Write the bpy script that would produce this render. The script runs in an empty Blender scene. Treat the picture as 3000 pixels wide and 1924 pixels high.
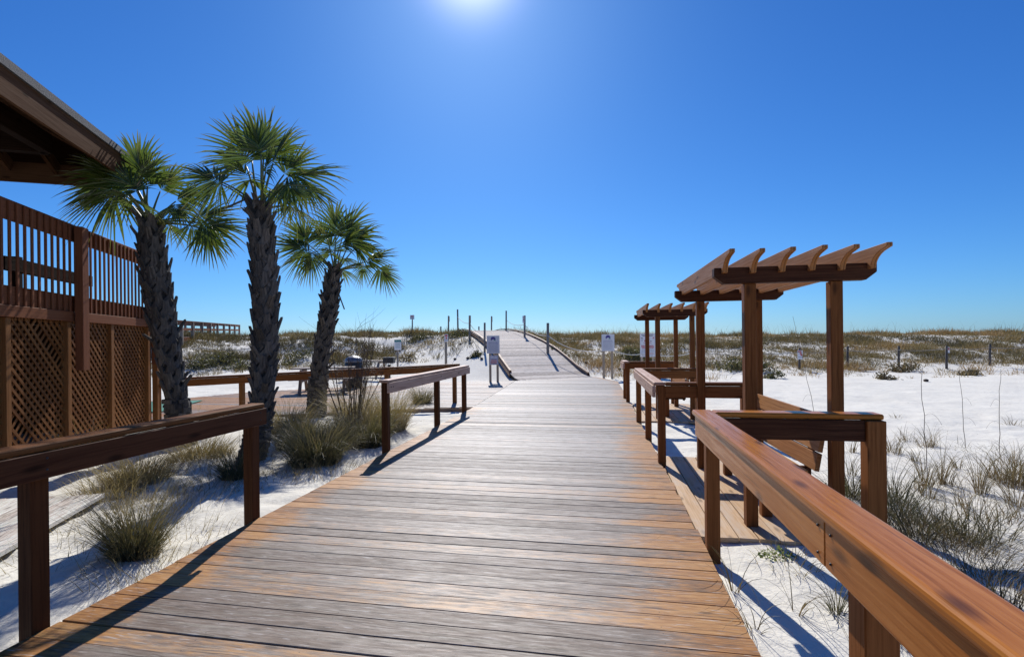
import bpy, bmesh, math, random
import numpy as np
from mathutils import Vector, Matrix

# ---------------------------------------------------------------- camera, sky, sun, exposure
SC = bpy.context.scene
COL = SC.collection
PI = math.pi
YAW, ROLL, EYE, FOC = math.radians(10.35), math.radians(0.6), 1.5, 1450.0
FW = np.array([-math.sin(YAW), math.cos(YAW), 0.0])
RT = np.array([math.cos(YAW), math.sin(YAW), 0.0])
UP = np.array([0.0, 0.0, 1.0])
cam_d = bpy.data.cameras.new("camera"); cam = bpy.data.objects.new("camera", cam_d); COL.objects.link(cam)
ax = RT * math.cos(ROLL) - UP * math.sin(ROLL)
ay = RT * math.sin(ROLL) + UP * math.cos(ROLL)
cam.matrix_world = Matrix(((ax[0], ay[0], -FW[0], 0), (ax[1], ay[1], -FW[1], 0), (ax[2], ay[2], -FW[2], EYE), (0, 0, 0, 1)))
cam_d.sensor_fit = 'HORIZONTAL'; cam_d.sensor_width = 36.0; cam_d.lens = FOC / 3000.0 * 36.0
cam_d.shift_y = 38.0 / 3000.0; cam_d.clip_start = 0.05; cam_d.clip_end = 5000.0
SC.camera = cam

SUN_EL = math.radians(38.0)
SUN_AZ = math.radians(14.6)            # left of +Y
sun_dir = Vector((-math.sin(SUN_AZ) * math.cos(SUN_EL), math.cos(SUN_AZ) * math.cos(SUN_EL), math.sin(SUN_EL)))
W = bpy.data.worlds.new("World"); SC.world = W; W.use_nodes = True
nt = W.node_tree
sky = nt.nodes.new('ShaderNodeTexSky'); sky.sky_type = 'NISHITA'; sky.sun_disc = False
sky.sun_elevation = SUN_EL; sky.sun_rotation = -SUN_AZ
sky.altitude = 300.0; sky.air_density = 1.0; sky.dust_density = 0.35; sky.ozone_density = 3.0
bg = nt.nodes['Background']; bg.inputs['Strength'].default_value = 0.10
# deep clear-air grade of the sky colour plus the bright aureole round the sun
def wmath(op, a, b):
    n = nt.nodes.new('ShaderNodeMath'); n.operation = op
    for i, q in enumerate((a, b)):
        if hasattr(q, 'links'): nt.links.new(q, n.inputs[i])
        else: n.inputs[i].default_value = q
    return n.outputs[0]
sepc = nt.nodes.new('ShaderNodeSeparateColor'); nt.links.new(sky.outputs[0], sepc.inputs[0])
cmb = nt.nodes.new('ShaderNodeCombineColor')
tcw = nt.nodes.new('ShaderNodeTexCoord'); dotn = nt.nodes.new('ShaderNodeVectorMath'); dotn.operation = 'DOT_PRODUCT'
nt.links.new(tcw.outputs['Generated'], dotn.inputs[0]); dotn.inputs[1].default_value = sun_dir
cs = wmath('MAXIMUM', dotn.outputs['Value'], 0.0)
aur = wmath('ADD', wmath('MULTIPLY', wmath('POWER', cs, 480.0), 11.0), wmath('MULTIPLY', wmath('POWER', cs, 40.0), 0.28))
for i, (gain, gam, au) in enumerate(((0.42, 1.37, 1.0), (0.70, 1.12, 0.92), (1.10, 0.94, 1.08))):
    c_ = wmath('MULTIPLY', wmath('POWER', wmath('MULTIPLY', sepc.outputs[i], 0.1), gam), gain * 10.0)
    nt.links.new(wmath('ADD', c_, wmath('MULTIPLY', aur, au)), cmb.inputs[i])
nt.links.new(cmb.outputs[0], bg.inputs['Color'])
sun_d = bpy.data.lights.new("sun", 'SUN'); sun = bpy.data.objects.new("sun", sun_d); COL.objects.link(sun)
sun_d.energy = 5.0; sun_d.angle = math.radians(0.5); sun_d.color = (1.0, 0.96, 0.91)
sun.rotation_euler = sun_dir.to_track_quat('Z', 'Y').to_euler()
SC.view_settings.view_transform = 'Standard'; SC.view_settings.look = 'None'
SC.view_settings.gamma = 1.0; SC.view_settings.exposure = 0.0
SC.render.engine = 'CYCLES'

# ---------------------------------------------------------------- surveying: photo bearing -> place on the ground
def ray(u, v):
    a = (u - 1500.0) / FOC; b = -(v - 1000.0) / FOC
    return FW + RT * (a * math.cos(ROLL) + b * math.sin(ROLL)) + UP * (-a * math.sin(ROLL) + b * math.cos(ROLL))
def at(u, v, z=0.0):
    q = ray(u, v); t = (z - EYE) / q[2]; return np.array([0, 0, EYE]) + q * t
def atd(u, v, d): return np.array([0, 0, EYE]) + ray(u, v) * d

def smooth(e0, e1, x):
    t = np.clip((x - e0) / (e1 - e0), 0, 1); return t * t * (3 - 2 * t)
def vnoise(x, y, seed=0):
    xi = np.floor(x).astype(np.int64); yi = np.floor(y).astype(np.int64); xf = x - xi; yf = y - yi
    def h(i, j):
        n = (i * 374761393 + j * 668265263 + seed * 974711) & 0xffffffff
        n = ((n ^ (n >> 13)) * 1274126177) & 0xffffffff
        return ((n ^ (n >> 16)) & 0xffff) / 65535.0
    u = xf * xf * (3 - 2 * xf); v = yf * yf * (3 - 2 * yf)
    return (h(xi, yi) * (1 - u) + h(xi + 1, yi) * u) * (1 - v) + (h(xi, yi + 1) * (1 - u) + h(xi + 1, yi + 1) * u) * v
def fbm(x, y, seed=0, n=4):
    s = 0; a = 1.0; t = 0
    for k in range(n):
        s = s + a * vnoise(x * 2 ** k, y * 2 ** k, seed + k); t += a; a *= 0.5
    return s / t

RS = np.array([-1.82, 19.8]); RD = np.array([-0.39, 0.921]); RN = np.array([0.921, 0.39])   # ramp start, direction, right
R_S = [-3, 0.0, 0.8, 1.6, 2.6, 4.5, 7.0, 9.9, 12, 14, 16, 18, 20.5, 24, 30, 60]; R_Z = [0, 0.0, 0.07, 0.22, 0.47, 0.94, 1.40, 1.79, 2.02, 2.18, 2.29, 2.35, 2.36, 2.25, 1.9, 0.5]
def ramp_z(s): return np.interp(s, R_S, R_Z)
RAMP_HW = 1.62
MAIN_RY = [-4, 4, 10, 13, 18.6, 20.85]; MAIN_RX = [0.74, 0.72, 0.66, 0.64, 0.53, -0.30]
MAIN_LY = [-4, 10.8, 18.6, 20.8]; MAIN_LX = [-2.93, -2.93, -3.28, -0.6]
def height(x, y):
    x = np.asarray(x, float); y = np.asarray(y, float)
    d = x * FW[0] + y * FW[1]; X = x * RT[0] + y * RT[1]
    a = np.clip(X / np.maximum(d, 1.0), -1.6, 1.6)
    foot = np.interp(a, [-0.9, -0.55, -0.25, 0.05, 1.0], [15, 18.5, 20.5, 20, 20.5])
    crest = np.interp(a, [-0.9, -0.6, -0.25, 0.05, 1.0], [29, 34, 40, 40, 40])
    hh = np.interp(a, [-0.9, -0.6, -0.3, -0.12, 0.06, 0.3, 1.0], [2.25, 2.1, 2.15, 2.4, 1.95, 1.85, 1.8])
    t = np.clip((d - foot) / (crest - foot), 0, 1)
    prof = 0.45 * t + 0.55 * t * t * (3 - 2 * t)
    big = fbm(x * 0.16, y * 0.16, 3) - 0.5
    z = -0.068 + prof * hh + big * np.where(a > 0, 1.0, 1.5) * np.sin(np.clip(t, 0, 1) * PI) * 0.9
    beyond = np.clip((d - crest) / 25.0, 0, 1)
    z = z - beyond * (hh + 0.8) * smooth(0.1, 1, beyond) + (fbm(x * 0.42, y * 0.42, 9) - 0.5) * np.where(a > 0, 0.26, 0.45) * smooth(0.15, 0.5, t) * (1 - beyond)
    # flat sand: soft undulation, footprints
    near = 1 - smooth(0.05, 0.4, t)
    z = z + near * ((fbm(x * 0.45, y * 0.45, 21) - 0.5) * 0.10 + (fbm(x * 2.2, y * 2.2, 31, 3) - 0.5) * 0.055 + (fbm(x * 7.0, y * 7.0, 41, 2) - 0.5) * 0.026 - (0.030 - 0.016 * (x > 0.5)) * smooth(0.60, 0.80, vnoise(x * 3.1, y * 3.1, 55)) - (0.02 - 0.012 * (x > 0.5)) * smooth(0.62, 0.8, vnoise(x * 5.3 + 9, y * 4.1, 56)))
    # bank along the ramp
    px = x - RS[0]; py = y - RS[1]; s = px * RD[0] + py * RD[1]; l = np.abs(px * RN[0] + py * RN[1])
    side = px * RN[0] + py * RN[1]
    w = (1 - smooth(RAMP_HW + 0.1, RAMP_HW + np.where(side < 0, 3.2, 3.0), l)) * smooth(-0.5, 1.5, s)
    w = np.where(s > 40, 0, w)
    z = z * (1 - w) + (ramp_z(s) - 0.22) * w
    # under the decks the sand lies deeper
    um = ((x > np.interp(y, MAIN_LY, MAIN_LX) + 0.1) & (x < np.interp(y, MAIN_RY, MAIN_RX) - 0.1) & (y < 20.5))
    z = np.where(um, np.minimum(z, -0.3), z)
    pl = ((x > 0.86) & (x < 2.05) & (y > 4.15) & (y < 6.68)) | ((x > 0.80) & (x < 1.95) & (y > 9.78) & (y < 12.30))
    qx = x + 8.73; qy = y - 8.37; tt_ = qx * 0.441 - qy * 0.897; oo_ = qx * 0.897 + qy * 0.441
    pl = pl | ((tt_ > 5.3) & (tt_ < 11) & (oo_ > 0.1) & (oo_ < 1.38))
    z = np.where(pl, np.minimum(z, -0.2), z)
    ur = (l < RAMP_HW - 0.15) & (s > -1) & (s < 36)
    z = np.where(ur, np.minimum(z, ramp_z(s) - 0.35), z)
    return z
def deck_side_mask(x, y):
    fr = np.interp(y, [8.3, 8.5, 11.0, 11.1], [-9.4, -9.0, -3.45, -2.95]); bk = np.interp(y, [8.3, 12.06, 13.9, 15.4, 18.0, 18.8], [-13.0, -11.6, -10.9, -9.0, -5.9, -3.4])
    return (y > 8.4) & (y < 18.7) & (x < fr - 0.12) & (x > bk + 0.12)
def gz(x, y): return float(height(np.array([x]), np.array([y]))[0])
def ground(u, v, d0=1.5, d1=60):
    q = ray(u, v); ds = np.arange(d0, d1, 0.03)
    P = np.array([0, 0, EYE]) + ds[:, None] * q
    below = P[:, 2] < height(P[:, 0], P[:, 1])
    k = int(np.argmax(below)) if below.any() else len(ds) - 1
    return P[k]

# ---------------------------------------------------------------- object helpers
def tag(o, label=None, cat=None, group=None, kind=None):
    if label: o['label'] = label
    if cat: o['category'] = cat
    if group: o['group'] = group
    if kind: o['kind'] = kind
    return o
def empty(name, loc=(0, 0, 0), label=None, cat=None, group=None, rz=0.0):
    o = bpy.data.objects.new(name, None); COL.objects.link(o); o.location = loc; o.rotation_euler = (0, 0, rz); o.empty_display_size = 0.2
    return tag(o, label, cat, group)
def put(name, me, mat, parent=None, bevel=0.0, seg=2):
    o = bpy.data.objects.new(name, me); COL.objects.link(o)
    if mat is not None:
        for m in (mat if isinstance(mat, (list, tuple)) else [mat]): me.materials.append(m)
    if parent is not None:
        o.parent = parent
        if parent.type == 'EMPTY': o.matrix_parent_inverse = Matrix.LocRotScale(parent.location, parent.rotation_euler, None).inverted()
    if bevel > 0:
        b = o.modifiers.new('bevel', 'BEVEL'); b.width = bevel; b.segments = seg; b.limit_method = 'ANGLE'; b.angle_limit = math.radians(40)
        b.harden_normals = False
    return o

class MB:
    """collects shapes, with a length-wise uv for the wood grain"""
    def __init__(s): s.v = []; s.f = []; s.uv = []; s.mi = []; s.sm = []
    def quad(s, pts, uvs=None, mi=0, smooth=False):
        n = len(s.v); s.v += [tuple(p) for p in pts]; s.f.append(tuple(range(n, n + len(pts))))
        s.uv += list(uvs) if uvs else [(0, 0)] * len(pts); s.mi.append(mi); s.sm.append(smooth)
    def box(s, c, size, M=None, mi=0, taper=None):
        """box centred at c, size along the axes of M (3 unit vectors)"""
        M = M or ((1, 0, 0), (0, 1, 0), (0, 0, 1)); A = [Vector(a) for a in M]; c = Vector(c); h = [x / 2 for x in size]
        L = max(range(3), key=lambda i: size[i]); n = len(s.v); off = (n * 0.377) % 17.0
        loc = []
        for sx in (-1, 1):
            for sy in (-1, 1):
                for sz in (-1, 1):
                    loc.append((sx * h[0], sy * h[1], sz * h[2])); p = c + A[0] * loc[-1][0] + A[1] * loc[-1][1] + A[2] * loc[-1][2]; s.v.append(tuple(p))
        for f in ((0, 1, 3, 2), (4, 6, 7, 5), (0, 4, 5, 1), (2, 3, 7, 6), (0, 2, 6, 4), (1, 5, 7, 3)):
            s.f.append(tuple(n + i for i in f)); s.mi.append(mi); s.sm.append(False)
            ids = [i for i in range(3) if max(loc[k][i] for k in f) - min(loc[k][i] for k in f) > 1e-9]
            if L in ids: iu = L; iv = [i for i in ids if i != L][0]
            else: iu, iv = (ids + ids)[:2]
            fo = off + 0.31 * (f[0] + f[2])
            for k in f: s.uv.append((loc[k][iu] + off, loc[k][iv] + fo) if L in ids else (loc[k][iu] * 0.2 + off, loc[k][iv] + fo))
    def bar(s, p, q, w, h, up=(0, 0, 1), mi=0):
        p = Vector(p); q = Vector(q); d = (q - p); l = d.length; d.normalize()
        side = Vector(up).cross(d)
        if side.length < 1e-5: side = Vector((1, 0, 0)).cross(d)
        side.normalize(); u2 = d.cross(side)
        s.box((p + q) / 2, (l, w, h), (d, side, u2), mi)
    def tube(s, pts, rad, n=8, cap=True, mi=0):
        pts = [Vector(p) for p in pts]; rad = rad if isinstance(rad, (list, tuple)) else [rad] * len(pts); base = len(s.v); L = 0.0; ls = []
        ref = Vector((0.3, 0.9, 0.1)).normalized()
        for i, p in enumerate(pts):
            if i: L += (p - pts[i - 1]).length
            ls.append(L)
            t = (pts[min(i + 1, len(pts) - 1)] - pts[max(i - 1, 0)]).normalized()
            a = t.cross(ref)
            if a.length < 1e-3: a = t.cross(Vector((1, 0, 0)))
            a.normalize(); b = t.cross(a)
            for k in range(n):
                th = 2 * PI * k / n; s.v.append(tuple(p + (a * math.cos(th) + b * math.sin(th)) * rad[i]))
        for i in range(len(pts) - 1):
            for k in range(n):
                k2 = (k + 1) % n
                s.f.append((base + i * n + k, base + i * n + k2, base + (i + 1) * n + k2, base + (i + 1) * n + k)); s.mi.append(mi); s.sm.append(True)
                r0 = rad[i] * 6.28 / n
                s.uv += [(ls[i], k * r0), (ls[i], (k + 1) * r0), (ls[i + 1], (k + 1) * r0), (ls[i + 1], k * r0)]
        if cap:
            for i, rev in ((0, False), (len(pts) - 1, True)):
                idx = [base + i * n + k for k in range(n)]
                if not rev: idx.reverse()
                s.f.append(tuple(idx)); s.mi.append(mi); s.sm.append(False); s.uv += [(0, 0)] * n
    def lathe(s, c, prof, n=20, mi=0, smooth=True):
        c = Vector(c); base = len(s.v)
        for r, z in prof:
            for k in range(n):
                th = 2 * PI * k / n; s.v.append((c.x + r * math.cos(th), c.y + r * math.sin(th), c.z + z))
        for i in range(len(prof) - 1):
            for k in range(n):
                k2 = (k + 1) % n; s.f.append((base + i * n + k, base + i * n + k2, base + (i + 1) * n + k2, base + (i + 1) * n + k)); s.mi.append(mi); s.sm.append(smooth)
                s.uv += [(prof[i][1], k / n), (prof[i][1], (k + 1) / n), (prof[i + 1][1], (k + 1) / n), (prof[i + 1][1], k / n)]
    def prism(s, poly, e, mi=0, uvdir=None):
        """flat polygon (list of Vector) thickened by vector e"""
        e = Vector(e); P = [Vector(p) for p in poly]; n = len(P); b = len(s.v); s.v += [tuple(p) for p in P] + [tuple(p + e) for p in P]
        d = (Vector(uvdir).normalized() if uvdir else (P[1] - P[0]).normalized()); nn = e.normalized(); w = nn.cross(d); off = (b * 0.377) % 13
        s.f.append(tuple(range(b + n - 1, b - 1, -1))); s.mi.append(mi); s.sm.append(False); s.uv += [(p.dot(d) + off, p.dot(w)) for p in reversed(P)]
        s.f.append(tuple(range(b + n, b + 2 * n))); s.mi.append(mi); s.sm.append(False); s.uv += [(p.dot(d) + off, p.dot(w) + 3) for p in P]
        for i in range(n):
            j = (i + 1) % n; s.f.append((b + i, b + j, b + n + j, b + n + i)); s.mi.append(mi); s.sm.append(False)
            s.uv += [(P[i].dot(d), 7), (P[j].dot(d), 7), (P[j].dot(d), 7 + e.length), (P[i].dot(d), 7 + e.length)]
    def mesh(s, name):
        me = bpy.data.meshes.new(name); me.from_pydata(s.v, [], s.f)
        ul = me.uv_layers.new(name='uv'); ul.data.foreach_set('uv', np.array(s.uv, dtype=np.float32).ravel())
        me.polygons.foreach_set('material_index', np.array(s.mi, dtype=np.int32)); me.polygons.foreach_set('use_smooth', np.array(s.sm, dtype=bool))
        me.update(); return me
    def build(s, name, mat, parent=None, bevel=0.0, seg=2): return put(name, s.mesh(name), mat, parent, bevel, seg)

def array_mesh(name, V, F, uv=None, smooth=False, attr=None):
    """V (n,3), F (m,k) equal sized faces"""
    V = np.asarray(V, np.float32); F = np.asarray(F, np.int32); m, k = F.shape
    me = bpy.data.meshes.new(name); me.vertices.add(len(V)); me.vertices.foreach_set('co', V.ravel())
    me.loops.add(m * k); me.loops.foreach_set('vertex_index', F.ravel()); me.polygons.add(m)
    me.polygons.foreach_set('loop_start', np.arange(0, m * k, k, dtype=np.int32)); me.polygons.foreach_set('loop_total', np.full(m, k, np.int32))
    me.polygons.foreach_set('use_smooth', np.full(m, bool(smooth)))
    if uv is not None:
        ul = me.uv_layers.new(name='uv'); ul.data.foreach_set('uv', np.asarray(uv, np.float32)[F.ravel()].ravel())
    if attr:
        for nm, val in attr.items():
            a = me.attributes.new(nm, 'FLOAT', 'POINT'); a.data.foreach_set('value', np.asarray(val, np.float32))
    me.update(calc_edges=True); me.validate(); return me

# ---------------------------------------------------------------- materials
def newmat(name):
    m = bpy.data.materials.new(name); m.use_nodes = True; t = m.node_tree; t.nodes.clear()
    out = t.nodes.new('ShaderNodeOutputMaterial'); b = t.nodes.new('ShaderNodeBsdfPrincipled'); t.links.new(b.outputs[0], out.inputs[0])
    return m, t, b, out
def N(t, typ, **kw):
    n = t.nodes.new(typ)
    for k, v in kw.items():
        if k in n.inputs.keys() if hasattr(n.inputs, 'keys') else False: n.inputs[k].default_value = v
        else: setattr(n, k, v)
    return n
def L(t, a, b): t.links.new(a, b)
def ramp(t, fac, stops):
    r = t.nodes.new('ShaderNodeValToRGB'); e = r.color_ramp.elements
    while len(e) > 1: e.remove(e[-1])
    e[0].position = stops[0][0]; e[0].color = (*stops[0][1], 1)
    for p, c in stops[1:]:
        x = e.new(p); x.color = (*c, 1)
    if fac is not None: L(t, fac, r.inputs[0])
    return r
def mix(t, fac, a, b, mode='MIX'):
    n = t.nodes.new('ShaderNodeMix'); n.data_type = 'RGBA'; n.blend_type = mode; n.clamp_factor = True
    for sock, val in ((n.inputs[0], fac), (n.inputs[6], a), (n.inputs[7], b)):
        if hasattr(val, 'links'): L(t, val, sock)
        else: sock.default_value = (*val, 1) if isinstance(val, tuple) else val
    return n.outputs[2]
def math_(t, op, a, b=None, clamp=False):
    n = t.nodes.new('ShaderNodeMath'); n.operation = op; n.use_clamp = clamp
    for i, val in enumerate((a, b)):
        if val is None: continue
        if hasattr(val, 'links'): L(t, val, n.inputs[i])
        else: n.inputs[i].default_value = val
    return n.outputs[0]
def noise(t, vec, scale, detail=4, rough=0.55, dist=0.0):
    n = t.nodes.new('ShaderNodeTexNoise'); n.inputs['Scale'].default_value = scale; n.inputs['Detail'].default_value = detail
    n.inputs['Roughness'].default_value = rough; n.inputs['Distortion'].default_value = dist
    if vec is not None: L(t, vec, n.inputs['Vector'])
    return n.outputs[0]
def scaled(t, vec, sx, sy, sz=1.0, off=None):
    m = t.nodes.new('ShaderNodeMapping'); m.inputs['Scale'].default_value = (sx, sy, sz); L(t, vec, m.inputs['Vector'])
    if off is not None: L(t, off, m.inputs['Location'])
    return m.outputs[0]
def bump(t, b, h, strength, dist=0.01):
    n = t.nodes.new('ShaderNodeBump'); n.inputs['Strength'].default_value = strength; n.inputs['Distance'].default_value = dist
    L(t, h, n.inputs['Height']); L(t, n.outputs[0], b.inputs['Normal']); return n

def wood_mat(name, dark, mid, light, rough=0.42, bs=0.35, knots=True, coat=0.0, var=0.35, pale=None, spec=0.2, stint=None):
    m, t, b, o = newmat(name)
    uvn = t.nodes.new('ShaderNodeUVMap'); uvn.uv_map = 'uv'; uv = uvn.outputs[0]
    g = t.nodes.new('ShaderNodeNewGeometry'); rnd = g.outputs['Random Per Island']
    cx = t.nodes.new('ShaderNodeCombineXYZ'); L(t, math_(t, 'MULTIPLY', rnd, 37.0), cx.inputs[2]); L(t, math_(t, 'MULTIPLY', rnd, 71.0), cx.inputs[0]); L(t, math_(t, 'MULTIPLY', rnd, 43.0), cx.inputs[1]); off = cx.outputs[0]
    wob = noise(t, scaled(t, uv, 1.4, 5.0, 1, off), 1.0, 3)
    vs = t.nodes.new('ShaderNodeVectorMath'); vs.operation = 'ADD'; L(t, uv, vs.inputs[0])
    c2 = t.nodes.new('ShaderNodeCombineXYZ'); L(t, math_(t, 'MULTIPLY', math_(t, 'SUBTRACT', wob, 0.5), 0.05), c2.inputs[1]); L(t, c2.outputs[0], vs.inputs[1])
    g1 = noise(t, scaled(t, vs.outputs[0], 1.6, 62, 1, off), 1.0, 5, 0.62)
    g2 = noise(t, scaled(t, vs.outputs[0], 9.0, 300, 1, off), 1.0, 3, 0.6)
    bl = noise(t, scaled(t, uv, 0.8, 2.2, 1, off), 1.0, 2)
    f = math_(t, 'ADD', math_(t, 'MULTIPLY', g1, 0.72), math_(t, 'MULTIPLY', g2, 0.28))
    f = math_(t, 'ADD', f, math_(t, 'MULTIPLY', math_(t, 'SUBTRACT', rnd, 0.5), var * 0.5))
    f = math_(t, 'ADD', f, math_(t, 'MULTIPLY', math_(t, 'SUBTRACT', bl, 0.5), 0.18))
    c = ramp(t, f, [(0.24, dark), (0.42, mid), (0.62, light)]).outputs[0]
    if knots:
        vo = t.nodes.new('ShaderNodeTexVoronoi'); vo.voronoi_dimensions = '2D'; vo.inputs['Scale'].default_value = 1.0; L(t, scaled(t, vs.outputs[0], 1.5, 4.5, 1, off), vo.inputs['Vector'])
        k = ramp(t, vo.outputs['Distance'], [(0.0, (1, 1, 1)), (0.045, (0.8, 0.8, 0.8)), (0.11, (0, 0, 0))]).outputs[0]
        c = mix(t, math_(t, 'MULTIPLY', k, 0.75), c, tuple(x * 0.3 for x in dark))
        ck = ramp(t, noise(t, scaled(t, vs.outputs[0], 1.1, 70, 1, off), 1.0, 2, 0.5), [(0.66, (0, 0, 0)), (0.70, (0.8, 0.8, 0.8))]).outputs[0]
        c = mix(t, math_(t, 'MULTIPLY', ck, 0.55), c, tuple(x * 0.35 for x in dark))
    if pale:
        pn = noise(t, scaled(t, uv, 1.2, 3.5, 1, off), 2.0, 5, 0.65)
        c = mix(t, ramp(t, pn, [(0.46, (0, 0, 0)), (0.66, (0.6, 0.6, 0.6))]).outputs[0], c, pale)
    L(t, c, b.inputs['Base Color']); b.inputs['Roughness'].default_value = rough
    rr = ramp(t, g1, [(0.3, (rough + 0.14,) * 3), (0.7, (rough - 0.08,) * 3)]).outputs[0]; L(t, rr, b.inputs['Roughness'])
    b.inputs['Specular IOR Level'].default_value = spec; b.inputs['Coat Weight'].default_value = coat; b.inputs['Coat Roughness'].default_value = 0.28
    if stint: b.inputs['Specular Tint'].default_value = (*stint, 1)
    bump(t, b, math_(t, 'ADD', math_(t, 'MULTIPLY', g1, 0.6), math_(t, 'MULTIPLY', g2, 0.4)), bs, 0.0022)
    return m
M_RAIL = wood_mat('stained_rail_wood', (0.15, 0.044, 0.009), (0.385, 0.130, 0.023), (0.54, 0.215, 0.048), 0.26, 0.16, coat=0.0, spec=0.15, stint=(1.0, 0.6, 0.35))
M_POST = wood_mat('stained_post_wood', (0.080, 0.026, 0.007), (0.165, 0.056, 0.014), (0.25, 0.092, 0.026), 0.5, 0.3, spec=0.10)
M_RAILGREY = wood_mat('faded_rail_wood', (0.24, 0.115, 0.07), (0.42, 0.235, 0.15), (0.56, 0.37, 0.27), 0.5, 0.35)
M_RAFT = wood_mat('pergola_rafter_wood', (0.17, 0.065, 0.020), (0.32, 0.135, 0.045), (0.45, 0.22, 0.085), 0.5, 0.3, spec=0.12)
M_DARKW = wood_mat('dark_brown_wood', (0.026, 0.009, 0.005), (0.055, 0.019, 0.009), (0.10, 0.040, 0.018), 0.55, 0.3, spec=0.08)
M_POSTL = wood_mat('dark_stained_post_wood', (0.024, 0.009, 0.004), (0.055, 0.019, 0.008), (0.10, 0.038, 0.014), 0.55, 0.3, spec=0.08)  # darker copy of the post wood: deep shade put into its colour
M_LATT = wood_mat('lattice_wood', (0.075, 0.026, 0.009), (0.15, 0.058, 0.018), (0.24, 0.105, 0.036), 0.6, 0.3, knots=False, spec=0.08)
M_SLAT = wood_mat('slat_wood', (0.09, 0.030, 0.014), (0.17, 0.060, 0.028), (0.22, 0.085, 0.038), 0.6, 0.3, knots=False, spec=0.07)
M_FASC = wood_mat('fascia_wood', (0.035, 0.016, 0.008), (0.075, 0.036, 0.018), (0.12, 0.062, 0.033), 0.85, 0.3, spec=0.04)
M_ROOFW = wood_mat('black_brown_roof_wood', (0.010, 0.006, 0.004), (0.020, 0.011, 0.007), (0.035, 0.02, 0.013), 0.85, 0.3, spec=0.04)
M_GREYPOST = wood_mat('grey_weathered_post', (0.12, 0.10, 0.08), (0.23, 0.19, 0.155), (0.33, 0.28, 0.23), 0.7, 0.5)
M_DARKPOST = wood_mat('dark_grey_post', (0.045, 0.038, 0.034), (0.085, 0.072, 0.062), (0.14, 0.12, 0.105), 0.7, 0.5)
M_SIGNPOST = wood_mat('tan_sign_post', (0.22, 0.16, 0.10), (0.36, 0.27, 0.18), (0.46, 0.36, 0.26), 0.7, 0.4)
M_KERB = wood_mat('kerb_wood', (0.20, 0.115, 0.06), (0.34, 0.21, 0.12), (0.46, 0.31, 0.20), 0.6, 0.4)
M_PLATW = wood_mat('platform_wood', (0.36, 0.20, 0.09), (0.52, 0.33, 0.17), (0.62, 0.43, 0.25), 0.55, 0.4, pale=(0.55, 0.47, 0.38))

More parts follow.
